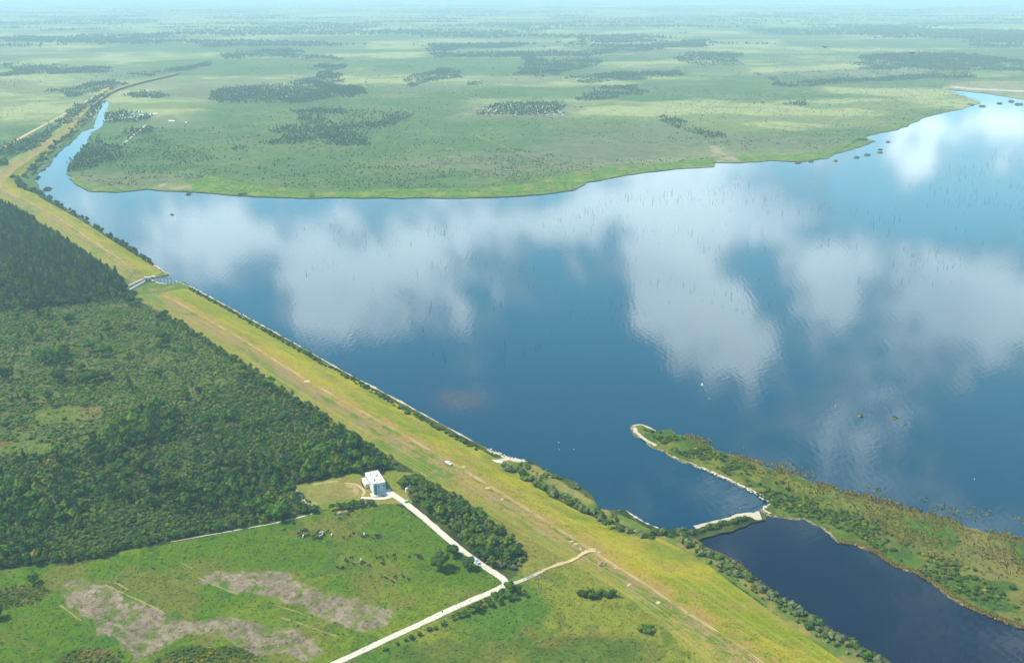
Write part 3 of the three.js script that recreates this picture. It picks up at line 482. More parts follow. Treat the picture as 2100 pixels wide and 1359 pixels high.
// the wood west of the levee
const wood = line([[-120, 395], [0, 418], [60, 448], [130, 495], [200, 545], [238, 565], [252, 585], [262, 605], [320, 640], [420, 705], [560, 798], [690, 882], [780, 940], [812, 962], [780, 964], [700, 975], [596, 993], [618, 1018], [655, 1044], [560, 1068], [350, 1106], [190, 1145], [0, 1166], [-150, 1195], [-400, 900], [-400, 395]]);
const scrubPoly = world.scrub, upperWood = line([[-200, 395], [0, 412], [250, 575], [262, 602], [150, 628], [-200, 640]]);
const woodRng = rngOf(7), inUpper = (x, z) => inPoly(x + 70 * (fbm(x / 60, z / 60, 3) - 0.5), z + 90 * (fbm(x / 50 + 9, z / 50, 3) - 0.5), upperWood);
{
  const dense = scatter(wood, 4.5, woodRng, (x, z) => { if (inPoly(x, z, scrubPoly)) return 0.10 * sstep(0.5, 0.66, fbm(x / 40, z / 40, 3)) + 0.015; if (inMask('glade', x, z) || inMask('glade2', x, z)) return 0; const up = inUpper(x, z); return up ? 0.9 : lerp(0.10, 0.92, sstep(0.40, 0.60, fbm(x / 48 + 12, z / 48, 5))); });
  for (const p of dense) { const up = inUpper(p.x, p.z); p.k = woodRng() < (up ? 0.4 : 0.2) ? 3 : woodRng() * 3; const q = fbm(p.x / 70 + 20, p.z / 70, 3); const hue = woodRng(), q2 = sstep(0.3, 0.7, q) * 0.7 + 0.3 * hue; p.t = up ? [0.7 + 0.2 * hue, 0.8 + 0.12 * hue, 0.95] : hue > 0.985 ? [2.6, 1.5, 2.4] : [lerp(0.55, 1.2, q2), lerp(0.72, 1.35, q2), lerp(1.0, 0.75, q2)]; p.s = up ? 0.75 + 0.4 * woodRng() : lerp(0.38, 1.05, sstep(0.36, 0.62, fbm(p.x / 60 + 31, p.z / 60, 3))) * (0.6 + 0.85 * Math.pow(woodRng(), 1.6)) * (p.z > -560 && p.x < -150 ? 0.72 : 1); }
  mass('woodland', 'dense green wood covering the ground west of the levee', 'woodland', treeGeo, dense, (p) => p.s, woodRng, 0.7, 1.3);
  const under = scatter(wood, 2.3, woodRng, (x, z) => { if (inMask('glade', x, z) || inMask('glade2', x, z)) return 0.05; return inPoly(x, z, scrubPoly) ? lerp(0.25, 0.85, sstep(0.38, 0.6, fbm(x / 18, z / 18, 3))) : inUpper(x, z) ? 0.2 : 0.7; });
  for (const p of under) { p.t = inPoly(p.x, p.z, scrubPoly) ? [1.5, 1.55, 0.9] : [1.1, 1.2, 0.85]; }
  mass('undergrowth', 'low green scrub and saplings between the trees of the wood', 'scrub', bushGeo, under, () => 0.4 + 0.7 * woodRng() * woodRng() + 0.1, woodRng, 0.75, 1.35);
}
// edge trees, each on its own
const along = (pts, n, spread, rng) => { const c = new THREE.CatmullRomCurve3(line(pts), false, 'centripetal'); return Array.from({ length: n }, (_, i) => { const p = c.getPointAt(clamp((i + 0.2 + 0.6 * rng()) / n)); p.x += (rng() - 0.5) * spread; p.z += (rng() - 0.5) * spread; p.y = LAND; return p; }); };
const er = rngOf(21);
for (const p of along([[806, 955], [740, 912], [640, 845], [560, 795], [440, 715], [330, 645]], 70, 5, er)) plantThing('edge_tree', 'green tree on the wood\'s straight edge facing the levee', 'tree', p, trees[er() * 3 | 0], 0.55 + 0.3 * er(), 'trees on the wood edge facing the levee');
for (const p of along([[0, 1160], [190, 1140], [350, 1103], [500, 1076], [640, 1047]], 70, 5, er)) { const w = p.x < -190 ? 'beyond the end of the white field track' : 'behind the white field track'; plantThing('field_edge_tree', `low bushy tree on the pasture-side wood edge ${w}`, 'tree', p, trees[er() * 3 | 0], 0.4 + 0.25 * er(), `pasture edge trees ${w}`); }
for (const p of along([[600, 988], [700, 970], [760, 958], [800, 958]], 26, 5, er)) plantThing('clearing_tree', 'tree at the back of the mown clearing by the white building', 'tree', p, trees[er() * 3 | 0], 0.5 + 0.35 * er(), 'trees behind the clearing');
for (const p of along([[680, 1047], [710, 1043], [740, 1037], [768, 1033]], 16, 3, er)) plantThing('hedge_tree', 'small dark tree in the hedge between clearing and pasture', 'tree', p, trees[er() * 3 | 0], lerp(0.6, 0.35, (p.x + 130) / 40 * 0 + er() * 0.6), 'hedge between clearing and pasture');
const thicket = line([[816, 990], [838, 986], [890, 1003], [945, 1030], [1000, 1070], [1060, 1118], [1078, 1142], [1060, 1168], [1010, 1165], [965, 1128], [930, 1090], [880, 1050], [842, 1015]]);
for (const p of scatter(thicket, 5.4, er, () => 0.92)) { const end = p.z < -520 ? 'pump house end' : p.z < -475 ? 'middle' : 'road bend end'; plantThing('thicket_tree', `dark green tree at the ${end} of the thicket beside the white road`, 'tree', p, trees[er() * 3 | 0], 0.55 + 0.42 * er(), `thicket trees, ${end}`); }
mass('thicket_undergrowth', 'low green bushes filling the thicket beside the white road', 'scrub', bushGeo, scatter(thicket, 2.4, er, () => 0.8), () => 0.8 + 0.6 * er(), er);
for (const [u, v, s, l] of [[902, 1166, 1.28, 'largest round tree standing alone in the pasture by the road'], [928, 1138, 0.95, 'round dark tree at the pasture side of the white road'], [961, 1166, 0.95, 'dark tree beside the road bend opposite the thicket'], [70, 1195, 0.72, 'lone tree with long shadow in the pasture near the wood'], [-6, 1268, 0.9, 'tree cut by the left picture edge in the pasture']]) plantThing('pasture_tree', l, 'tree', G(u, v), trees[1], s);
for (const [u, v, s] of [[1045, 1213, 0.85], [1062, 1216, 0.6], [1030, 1222, 0.6], [1074, 1222, 0.5], [1015, 1229, 0.62], [1000, 1238, 0.55], [1045, 1230, 0.5], [985, 1244, 0.5], [975, 1252, 0.68], [962, 1255, 0.5], [1025, 1238, 0.45], [940, 1266, 0.45], [928, 1270, 0.38], [952, 1262, 0.45], [1058, 1228, 0.45], [1008, 1244, 0.4]]) plantThing('roadside_tree', 'dark bushy tree in the row along the south side of the white road', 'tree', G(u, v), trees[er() * 3 | 0], s, 'trees along the south side of the white road');
for (const [u, v, s] of [[909, 1282, 1], [893, 1290, 0.8], [880, 1292, 0.9], [860, 1302, 0.9], [843, 1309, 1], [832, 1314, 0.7], [815, 1322, 0.7], [790, 1333, 0.8]]) plantThing('roadside_bush', 'small bush on the grass verge below the white road', 'bush', G(u, v), bushes[er() * 2 | 0], s, 'bushes on the verge below the white road');
for (let i = 0; i < 16; i++) { const t = i / 15 * 2 - 1, q = (er() - 0.5) * 12 * Math.sqrt(1 - t * t * 0.8); plantThing('clump_shrub', 'spiky dark shrub in the long clump below the branch track', 'shrub', G(1222 + t * 34, 1222 + q), bushes[er() * 2 | 0], 0.9 + 0.5 * er(), 'shrubs of the long clump below the branch track', 1.35); }
for (let i = 0; i < 12; i++) { const a = i * 2.4, d = Math.sqrt(i / 12); plantThing('mound_bush', 'bright green bush in the small oval thicket near the levee toe', 'bush', G(1326 + Math.cos(a) * d * 17, 1292 + Math.sin(a) * d * 7), bushes[i % 2 ? 0 : 3], 0.9 + 0.3 * er(), 'bushes of the oval thicket near the levee toe'); }

// bushes between the levee and the water
for (const p of along([[1035, 958], [1060, 968], [1120, 1004], [1180, 1036], [1230, 1062], [1275, 1090], [1320, 1098], [1370, 1096], [1420, 1092]], 85, 6, er)) { const w = p.x < 30 ? 'nearest the boat landing' : p.x < 75 ? 'below the small green bay' : 'nearest the dike'; plantThing('levee_foot_bush', `dark green bush in the levee foot hedge, part ${w}`, 'bush', p, bushes[er() * 4 | 0], 1.0 + 0.9 * er(), `levee foot hedge ${w}`); }
for (const p of along([[1400, 1112], [1430, 1124], [1470, 1150], [1510, 1172], [1560, 1210], [1610, 1244], [1680, 1290], [1750, 1330], [1815, 1366]], 90, 7, er)) { const k = [0, 2, 2, 1, 2, 3][er() * 6 | 0], c = k === 2 ? 'grey' : 'green', w = p.z < -440 ? 'near the dike' : 'along the open pond'; plantThing('pond_bush', `${c} bush on the levee bank ${w}`, 'bush', p, bushes[k], 0.9 + 0.8 * er(), `${c} bank bushes ${w}`); }
for (const p of along([[985, 922], [930, 893], [860, 855], [760, 798], [660, 742], [560, 686], [480, 640], [420, 607], [395, 594]], 150, 3.5, er)) plantThing('shore_bush', p.z < -820 ? 'small dark bush in the levee shore row toward the water gate' : 'small dark bush in the levee shore row toward the boat landing', 'bush', p.setX(p.x - 2.5), bushes[er() * 2 | 0], 0.75 + 1.1 * er() * er(), p.z < -820 ? 'levee shore bushes toward the water gate' : 'levee shore bushes toward the landing');
for (const p of along([[1440, 1088], [1480, 1078], [1530, 1066]], 24, 2.5, er)) plantThing('dike_bush', 'dark green bush on the small dike between lake and pond', 'bush', p, bushes[er() * 2 | 0], 0.8 + 0.6 * er(), 'bushes on the small dike');
mass('bank_brush', 'low brush on the bank between levee and pond', 'brush', bushGeo, [...scatter(line([[1395, 1108], [1435, 1120], [1500, 1150], [1600, 1228], [1700, 1294], [1820, 1362], [1770, 1358], [1640, 1285], [1520, 1200], [1430, 1140]]), 2.6, er, () => 0.55), ...scatter(line([[1040, 950], [1083, 948], [1140, 974], [1180, 990], [1213, 1018], [1235, 1043], [1282, 1047], [1320, 1072], [1350, 1087], [1280, 1085], [1200, 1045], [1120, 1000]]), 2.6, er, (x, z) => 0.75 * sstep(0.45, 0.6, fbm(x / 9, z / 9, 3)))].map((p) => { p.t = p.x > 130 ? [1.5, 1.2, 1.25] : [1.15, 1.15, 0.9]; return p; }), () => 0.45 + 0.45 * er(), er);
mass('canal_trees', 'trees and bushes lining the levee beside the far arm of the lake', 'trees', [smallGeo[0], smallGeo[1], smallGeo[2]], [...along([[322, 543], [250, 497], [180, 451], [130, 422], [85, 398], [50, 385], [40, 372]], 230, 4, er).map((p) => p.setX(p.x - 6)), ...along([[36, 370], [62, 352], [85, 330], [108, 306], [135, 284], [160, 262], [180, 245], [195, 222], [205, 200]], 170, 22, er)].filter((p) => !inPoly(p.x, p.z, shoreAll)), (p) => 0.55 + 0.5 * er() + (p.z < -1500 ? 0.35 : 0), er, 0.6, 1);

// ---------------------------------------------------------------- woods and scrub across the plain
const fr = rngOf(301);
const farWoods = [[[405, 207], [470, 183], [640, 165], [720, 178], [742, 188], [640, 210], [600, 213], [440, 212]], [[640, 135], [690, 132], [690, 150], [720, 162], [690, 186], [620, 180], [650, 160]], [[590, 228], [700, 222], [845, 236], [790, 250], [760, 300], [650, 302], [540, 300], [470, 312], [580, 275]], [[0, 132], [230, 138], [232, 149], [0, 156]], [[90, 190], [180, 170], [255, 165], [245, 178], [150, 200]], [[0, 345], [0, 308], [60, 280], [120, 246], [180, 210], [235, 175], [243, 180], [190, 218], [130, 264], [60, 310]], [[835, 168], [900, 140], [950, 144], [930, 160], [850, 180]], [[1060, 155], [1080, 118], [1150, 128], [1210, 122], [1222, 140], [1110, 160]], [[1150, 164], [1210, 152], [1390, 144], [1397, 156], [1210, 172]], [[1180, 196], [1220, 182], [1310, 175], [1322, 192], [1200, 208]], [[900, 110], [1200, 106], [1400, 86], [1445, 82], [1440, 92], [1200, 116], [900, 120]], [[1335, 240], [1360, 238], [1420, 262], [1480, 280], [1450, 284], [1400, 268]], [[1590, 176], [1640, 168], [1800, 160], [1980, 150], [1985, 160], [1760, 168], [1620, 180]], [[1755, 128], [1800, 112], [1930, 110], [2120, 128], [2120, 150], [1850, 142], [1770, 142]], [[1750, 66], [1800, 60], [1900, 58], [1912, 68], [1800, 72]], [[1945, 76], [2120, 66], [2120, 90], [2020, 88]], [[960, 170], [985, 170], [985, 180], [958, 180]], [[255, 187], [340, 188], [360, 195], [330, 206], [265, 202]], [[690, 178], [745, 178], [745, 196], [650, 200]], [[1400, 110], [1510, 112], [1510, 134], [1440, 138], [1380, 125]], [[972, 237], [1008, 212], [1142, 212], [1164, 237]], [[210, 252], [215, 232], [260, 226], [325, 232], [330, 240], [280, 252]], [[1545, 150], [1600, 160], [1620, 175], [1560, 165]], [[1640, 205], [1662, 205], [1660, 218], [1600, 218]], [[240, 300], [270, 270], [300, 262], [220, 330], [160, 352], [142, 342], [185, 285]], [[420, 112], [600, 100], [640, 110], [500, 122]], [[540, 108], [700, 118], [700, 124], [560, 118]], [[280, 152], [430, 128], [440, 134], [300, 160]], [[880, 92], [1080, 92], [1060, 98], [880, 106]]];
const patches = farWoods.map((p) => { const w = line(p); return rough(w, 40, Math.min(70, 18 + -w[0].z * 0.012), true); });
{
  let pts = []; for (const poly of patches) pts.push(...scatter(poly, poly[0].z < -4200 ? 11 : 6.5, fr, (x, z) => 0.12 + 0.85 * sstep(0.34, 0.54, fbm(x / 70, z / 70, 4))));
  pts = pts.filter((p) => p.z < -3000 || !inPoly(p.x, p.z, shoreAll));
  for (const p of pts) { p.k = fr() < 0.5 ? 2 : fr() < 0.6 ? 3 : 1; }
  mass('far_woodland', 'dark woods scattered across the hazy plain beyond the lake', 'woodland', smallGeo, pts, (p) => (p.z < -4200 ? 1.15 : 0.7) * (0.5 + 0.7 * fr()), fr, 0.65, 1.15);
  const belts = [];   // farther woods, told apart only as dark bands
  for (let i = 0; i < 90000; i++) { const z = -5200 - 13000 * Math.pow(fr(), 1.3), x = (fr() - 0.5) * -z * 1.35; if (fbm(x / 700 + 8, z / 420, 4) > 0.555 + 0.06 * (fr() - 0.5)) { const p = V(x, LAND, z); p.k = 2; belts.push(p); } }
  mass('horizon_woodland', 'faint woods near the horizon fading in the haze', 'woodland', smallGeo, belts, () => 1.3 + 0.9 * fr(), fr, 0.6, 1);
  const scrub = [];
  const scrubZones = [[[[140, 345], [185, 290], [300, 262], [460, 330], [560, 320], [800, 340], [1010, 350], [1180, 352], [1060, 378], [900, 386], [700, 388], [540, 382], [440, 362], [350, 376], [200, 382]], 5.5, 0.85], [[[1020, 300], [1250, 330], [1500, 320], [1300, 342], [1180, 352], [1000, 352]], 6.5, 0.7], [[[1450, 292], [1700, 272], [1880, 236], [1990, 200], [2000, 208], [1860, 250], [1780, 270], [1690, 306], [1600, 316], [1490, 312]], 6.5, 0.7], [[[220, 330], [300, 262], [620, 250], [1000, 290], [1200, 330], [1000, 352], [560, 320], [430, 330]], 7, 0.6], [[[600, 178], [1000, 178], [1340, 240], [1400, 300], [1000, 290], [620, 250], [420, 240]], 9, 0.4], [[[1340, 180], [1600, 190], [1990, 170], [1980, 210], [1700, 270], [1400, 300]], 9, 0.4], [[[1590, 150], [1800, 140], [1990, 145], [1970, 165], [1640, 168]], 9, 0.6], [[[0, 160], [400, 140], [220, 200], [0, 290]], 16, 0.3], [[[420, 110], [2100, 90], [2100, 160], [600, 180]], 24, 0.3]];
  for (const [z, st, k] of scrubZones) scrub.push(...scatter(line(z), st, fr, (x, y) => k * sstep(0.38, 0.58, fbm(x / 45 + 5, y / 45, 4)) + 0.04));
  for (const p of scrub) { p.k = fr() < 0.75 ? 0 : 1; p.t = fr() < 0.25 ? [1.6, 1.3, 1.4] : [1, 1, 1]; }
  mass('plain_scrub', 'scattered scrub bushes over the marshy plain beyond the lake', 'scrub', smallGeo, scrub, (p) => (p.z < -3200 ? 0.95 : 0.62) * (0.35 + 1.1 * fr() * fr()), fr, 0.7, 1.4);
}
console.log('woods made');

// ---------------------------------------------------------------- reeds and grass
const rr = rngOf(77);
function tuftGeo(n, w, h, c0, c1, seed) {
  const r = rngOf(seed), pos = [], nor = [], col = [];
  for (let i = 0; i < n; i++) { const a = r() * 6.28, d = w * Math.sqrt(r()), x = Math.cos(a) * d, z = Math.sin(a) * d, hh = h * (0.5 + 0.6 * r()), b = r() * 6.28, s = w * 0.22, lx = Math.cos(b + 1) * hh * 0.35, lz = Math.sin(b + 1) * hh * 0.35, c = mix3(c0, c1, r()); pos.push(x - Math.cos(b) * s, 0, z - Math.sin(b) * s, x + Math.cos(b) * s, 0, z + Math.sin(b) * s, x + lx, hh, z + lz); for (let k = 0; k < 3; k++) { nor.push(lx / hh, 0.9, lz / hh); col.push(...c); } }
  const g = new THREE.BufferGeometry(); g.setAttribute('position', new THREE.Float32BufferAttribute(pos, 3)); g.setAttribute('normal', new THREE.Float32BufferAttribute(nor, 3)); g.setAttribute('color', new THREE.Float32BufferAttribute(col, 3)); return g;
}
const reed = [tuftGeo(22, 0.9, 1.5, [0.17, 0.165, 0.035], [0.29, 0.245, 0.065], 3), tuftGeo(22, 0.9, 1.1, [0.13, 0.155, 0.026], [0.22, 0.20, 0.045], 4)];
const grassTuft = [tuftGeo(10, 0.6, 0.24, [0.9, 0.9, 0.9], [1.2, 1.15, 1], 5), tuftGeo(10, 0.8, 0.32, [0.85, 0.88, 0.8], [1.2, 1.15, 1], 6)];
{
  const pts = [];
  // on the spit's lake side, thinning out into the water, and the fringe along the pond
  pts.push(...scatter(line([[1440, 902], [1520, 912], [1600, 945], [1660, 960], [1680, 985], [1760, 1012], [1700, 1010], [1600, 980], [1500, 945]], 0), 2.0, rr, (x, z) => 0.95 * sstep(0.49, 0.56, fbm(x / 14, z / 14, 3))));
  pts.push(...scatter(line([[1740, 995], [1850, 1000], [1960, 1030], [2110, 1065], [2110, 1130], [1950, 1085], [1850, 1060], [1780, 1035]], 0), 2.2, rr, (x, z) => 0.85 * sstep(0.46, 0.58, fbm(x / 11 + 4, z / 11, 4))));
  const spitTop = scatter(line([[1420, 902], [1500, 936], [1600, 975], [1720, 1015], [1850, 1050], [2100, 1115], [2100, 1200], [1900, 1140], [1750, 1070], [1600, 1000], [1500, 950]]), 1.4, rr, (x, z) => 0.25 + 0.65 * sstep(0.45, 0.6, fbm(x / 20, z / 20, 3))); for (const p of spitTop) p.y = 0.7;
  pts.push(...spitTop);
  const fringe = along([[1722, 1108], [1762, 1114], [1800, 1131], [1830, 1153], [1880, 1171], [1950, 1216], [1990, 1241], [2040, 1263], [2100, 1284]], 900, 3.5, rr); for (const p of fringe) { p.y = 0.3; p.k = 0; } pts.push(...fringe);
  const fringe2 = along([[1430, 1108], [1440, 1120], [1500, 1147], [1550, 1190], [1600, 1224], [1700, 1290], [1820, 1357]], 500, 3, rr); for (const p of fringe2) { p.y = 0.3; p.k = 0; } pts.push(...fringe2);
  const edge = along([[1400, 893], [1440, 905], [1480, 927], [1530, 944], [1600, 967], [1660, 988], [1720, 1010], [1790, 1026], [1850, 1044], [1950, 1072], [2110, 1114]], 3400, 13, rr).filter((p) => fbm(p.x / 12 + 3, p.z / 12, 3) > 0.42); for (const p of edge) { p.y = 0.3; p.k = rr() < 0.4 ? 0 : 1; } pts.push(...edge);
  for (const p of pts) if (p.y !== 0.7 && p.y !== 0.3) p.y = -0.1;
  mass('reeds', 'tan and green reeds fringing the spit and the pond', 'reeds', reed, pts, () => 0.4 + 0.5 * rr(), rr, 0.8, 1.2);
  const sg = scatter(line([[1320, 880], [1400, 896], [1500, 940], [1620, 985], [1750, 1050], [1900, 1130], [2110, 1210], [2110, 1280], [1960, 1215], [1850, 1155], [1740, 1090], [1640, 1058], [1590, 1040], [1480, 965], [1380, 925]]), 2.1, rr, (x, z) => 0.95 * sstep(0.46, 0.58, fbm(x / 24 + 7, z / 13, 4)) + 0.06);
  for (const p of sg) { p.y = 0.7; const o = rr(); p.t = o < 0.12 ? [2.0, 1.35, 0.9] : [0.95, 1.0, 0.85]; }
  mass('spit_shrubs', 'green shrubs thickly covering the marshy spit', 'shrubs', [bushGeo[0], bushGeo[1], bushGeo[3]], sg, () => 0.35 + 0.6 * rr(), rr, 0.7, 1.35);
}
{
  const gp = [], colour = (p) => { const c = nearColour(p.x, p.z); p.t = [c[0] * 1.02, c[1] * 1.02, c[2] * 1.02]; return p; };
  gp.push(...scatter(world.pasture.map((p) => p), 1.75, rr, (x, z) => (x < -330 ? 0 : 0.75) * (bareAt(x, z) > 0.5 ? 0.5 : 1)).map(colour));
  gp.push(...scatter(world.east, 1.75, rr, () => 0.75).map(colour), ...scatter(world.toe, 1.8, rr, () => 0.6).map(colour));
  for (const p of gp) p.y = LAND + 0.05;
  mass('grass', 'tufted grass of the pastures', 'grass', grassTuft, gp, () => 0.6 + 0.7 * rr(), rr, 0.75, 1.25);
  const tk = [...scatter(world.pasture, 3.2, rr, (x, z) => x < -330 || bareAt(x, z) > 0.5 ? 0.12 : 0.5 * sstep(0.46, 0.68, fbm(x / 30 + 2, z / 30, 4)) + 0.04), ...scatter(world.east, 3.0, rr, (x, z) => 0.6 * sstep(0.44, 0.66, fbm(x / 26 + 12, z / 26, 4)) + 0.05), ...scatter(world.toe, 3.4, rr, () => 0.1)];
  for (const p of tk) p.t = rr() < 0.3 ? [1.8, 1.15, 0.9] : [1, 0.95, 0.8];
  mass('tussocks', 'dark tussocks and weeds dotted over the pastures', 'weeds', [bushGeo[0], bushGeo[3]], tk, () => 0.12 + 0.26 * rr() * rr(), rr, 0.8, 1.4);
  const sc = scatter(world.scrub, 2.0, rr, (x, z) => x < -560 ? 0 : 0.7).map(colour); for (const p of sc) p.y = LAND + 0.05;
  mass('scrub_grass', 'rank grass between the scrub of the open wood', 'grass', grassTuft, sc, () => 0.8 + 0.9 * rr(), rr, 0.7, 1.3);
  const lg = []; for (let i = 0; i < 26000; i++) { const s = rr() * 0.97, t = rr() * 2 - 1, p = levA(s, t), c = leveeColour(t, s * 850); p.t = c; if (Math.abs(t) > 0.05) lg.push(p); }
  mass('levee_grass', 'mown grass on the levee slopes', 'grass', grassTuft, lg, () => 0.35 + 0.35 * rr(), rr, 0.8, 1.2);
  const rp = []; for (const [u, v, ru, rv] of [[180, 1368, 72, 46], [425, 1365, 115, 44], [35, 1222, 62, 24]]) { const e = ell(u, v, ru, rv), c = G(u, v), a = G(u + ru, v), b = G(u, v - rv); const X = Math.abs(a.x - c.x), Z = Math.abs(b.z - c.z); rp.push(...scatter([V(c.x - X, 0, c.z - Z), V(c.x + X, 0, c.z - Z), V(c.x + X, 0, c.z + Z), V(c.x - X, 0, c.z + Z)], 1.9, rr, (x, z) => e(x, z) + 0.4 * (fbm(x / 9, z / 9, 3) - 0.5) < 0.95 ? 0.9 : 0)); }
  for (const p of rp) p.t = fbm(p.x / 9, p.z / 9, 3) > 0.5 ? [2.2, 1.35, 1.1] : [1.3, 1.1, 0.9];
  mass('rough_brush', 'rough low brush on the round mounds of the pasture', 'brush', [bushGeo[0], bushGeo[3]], rp, () => 0.3 + 0.22 * rr(), rr, 0.8, 1.2);
}
console.log('grass made');

// ---------------------------------------------------------------- the white pump house
const whiteWall = mat([0.52, 0.52, 0.50], 0.8), greyWall = mat([0.42, 0.44, 0.45], 0.8), roofMat = mat([0.46, 0.45, 0.42], 0.9), teal = mat([0.03, 0.15, 0.17], 0.5), darkMetal = mat([0.04, 0.045, 0.05], 0.5), steel = mat([0.35, 0.37, 0.38], 0.4, { metalness: 0.6 }), concrete = mat([0.46, 0.44, 0.40], 0.9), rust = mat([0.18, 0.09, 0.05], 0.9), wood3 = mat([0.12, 0.095, 0.07], 0.95);
{
  const c = G(770, 996), b = thing('pump_house', 'white flat-roofed pump house with teal tower front at the road end', 'building', [c.x, LAND + 0.05, c.z], Math.atan2(0.42, 0.91));
  const W = 9, L = 17.5, H = 6.6;   // x: across, z: along, front end towards +z
  part('wall', box(W, H, 0.3, 0, H / 2, -L / 2 + 0.15), whiteWall, b); part('wall', box(0.3, H, L - 0.6, -W / 2 + 0.15, H / 2, 0), whiteWall, b); part('wall', box(0.3, H, L - 0.6, W / 2 - 0.15, H / 2, 0), whiteWall, b); part('wall', box(W, H, 0.3, 0, H / 2, L / 2 - 0.15), greyWall, b);
  const roof = part('roof', box(W - 0.64, 0.25, L - 0.64, 0, H - 0.3, 0), roofMat, b);
  part('coping', join([box(W + 0.1, 0.14, 0.42, 0, H + 0.075, -L / 2 + 0.16), box(W + 0.1, 0.14, 0.42, 0, H + 0.075, L / 2 - 0.16), box(0.42, 0.14, L - 0.76, -W / 2 + 0.16, H + 0.075, 0), box(0.42, 0.14, L - 0.76, W / 2 - 0.16, H + 0.075, 0)]), whiteWall, roof);
  for (const [x, z, s] of [[-2, -5, 0.9], [1.5, -2, 1.2], [-1, 3, 0.8]]) part('roof_vent', join([box(s, 0.5, s, x, H + 0.1, z), box(s * 1.25, 0.1, s * 1.25, x, H + 0.42, z)]), steel, roof);
  part('roof_stain', box(2.2, 0.02, 4.5, 2.2, H - 0.16, 4.5), mat([0.34, 0.30, 0.25], 0.95), roof, 'brown stained patch of the flat roof');
  const tower = part('tower', box(3.0, 8.6, 3.0, -W / 2 + 1.3, 4.3, L / 2 + 1.2), whiteWall, b);
  part('teal_front', box(1.9, 7.6, 0.12, -W / 2 + 1.4, 3.9, L / 2 + 2.78), teal, tower); part('tower_cap', box(3.3, 0.3, 3.3, -W / 2 + 1.3, 8.76, L / 2 + 1.2), whiteWall, tower);
  part('chimney', cyl(0.28, 0.28, 1.6, -W / 2 + 1.3, 9.7, L / 2 + 0.8), darkMetal, tower);
  const door = part('roller_door', box(2.6, 3.6, 0.1, 1.4, 1.85, L / 2 + 0.06), mat([0.52, 0.55, 0.55], 0.6), b);
  for (let i = 0; i < 6; i++) part('slat', box(2.5, 0.5, 0.05, 1.4, 0.42 + i * 0.58, L / 2 + 0.13), mat([0.46, 0.49, 0.5], 0.6), door);
  for (const x of [3.5, -0.7]) { const w = part('louver', box(1.1, 1.6, 0.1, x, 4.1, L / 2 + 0.06), darkMetal, b); for (let i = 0; i < 4; i++) part('slat', box(1.0, 0.1, 0.08, x, 3.5 + i * 0.4, L / 2 + 0.14), steel, w); }
  for (let i = 0; i < 4; i++) { const w = part('window', box(0.12, 1.3, 1.2, -W / 2 - 0.06, 4.4, -6.2 + i * 3.3), darkMetal, b); part('sill', box(0.3, 0.12, 1.5, -W / 2 - 0.13, 3.68, -6.2 + i * 3.3), concrete, w); }
  const an = part('annex', box(2.6, 3.2, 8.5, -W / 2 - 1.35, 1.6, -3.6), whiteWall, b); part('annex_roof', box(2.9, 0.16, 8.9, -W / 2 - 1.4, 3.29, -3.6), roofMat, an);
  for (const z of [-6.4, -3.4, -0.8]) part('pipe', cyl(0.4, 0.4, 2.6, -W / 2 - 3.6, 0.6, z, 10).rotateZ(0), rust, b);
  part('plinth', box(W + 3, 0.3, 5, -0.6, 0.1, L / 2 + 2.5), concrete, b);
}
{ const p = G(834, 1007); const o = thing('water_tank', 'small white tank at the edge of the thicket near the pump house', 'tank', [p.x, LAND, p.z]); part('shell', cyl(0.9, 0.9, 2.2, 0, 1.3, 0, 14), whiteWall, o); part('lid', cyl(0.1, 0.95, 0.4, 0, 2.6, 0, 14), whiteWall, o); part('stand', box(2, 0.25, 2, 0, 0.1, 0), concrete, o); }
{ const p = G(833, 1030); const o = thing('utility_cabinet', 'pale green utility cabinet on the verge of the white road', 'cabinet', [p.x, LAND, p.z], 0.6); part('body', box(2.4, 1.3, 1.1, 0, 0.75, 0), mat([0.22, 0.36, 0.28], 0.6), o); part('lid', box(2.6, 0.12, 1.3, 0, 1.47, 0), mat([0.26, 0.4, 0.32], 0.6), o); part('pad', box(2.9, 0.16, 1.6, 0, 0.08, 0), concrete, o); }
{ const p = G(1093, 1141); const o = thing('survey_marker', 'small red and white marker board in the grass near the branch track', 'marker', [p.x, LAND, p.z], 0.4); part('post', box(0.15, 1.6, 0.15, 0, 0.8, 0), wood3, o); part('board', box(1.5, 0.7, 0.08, 0, 1.3, 0.12), mat([0.5, 0.12, 0.08], 0.7), o); part('trim', box(1.5, 0.2, 0.09, 0, 1.76, 0.12), whiteWall, o); }

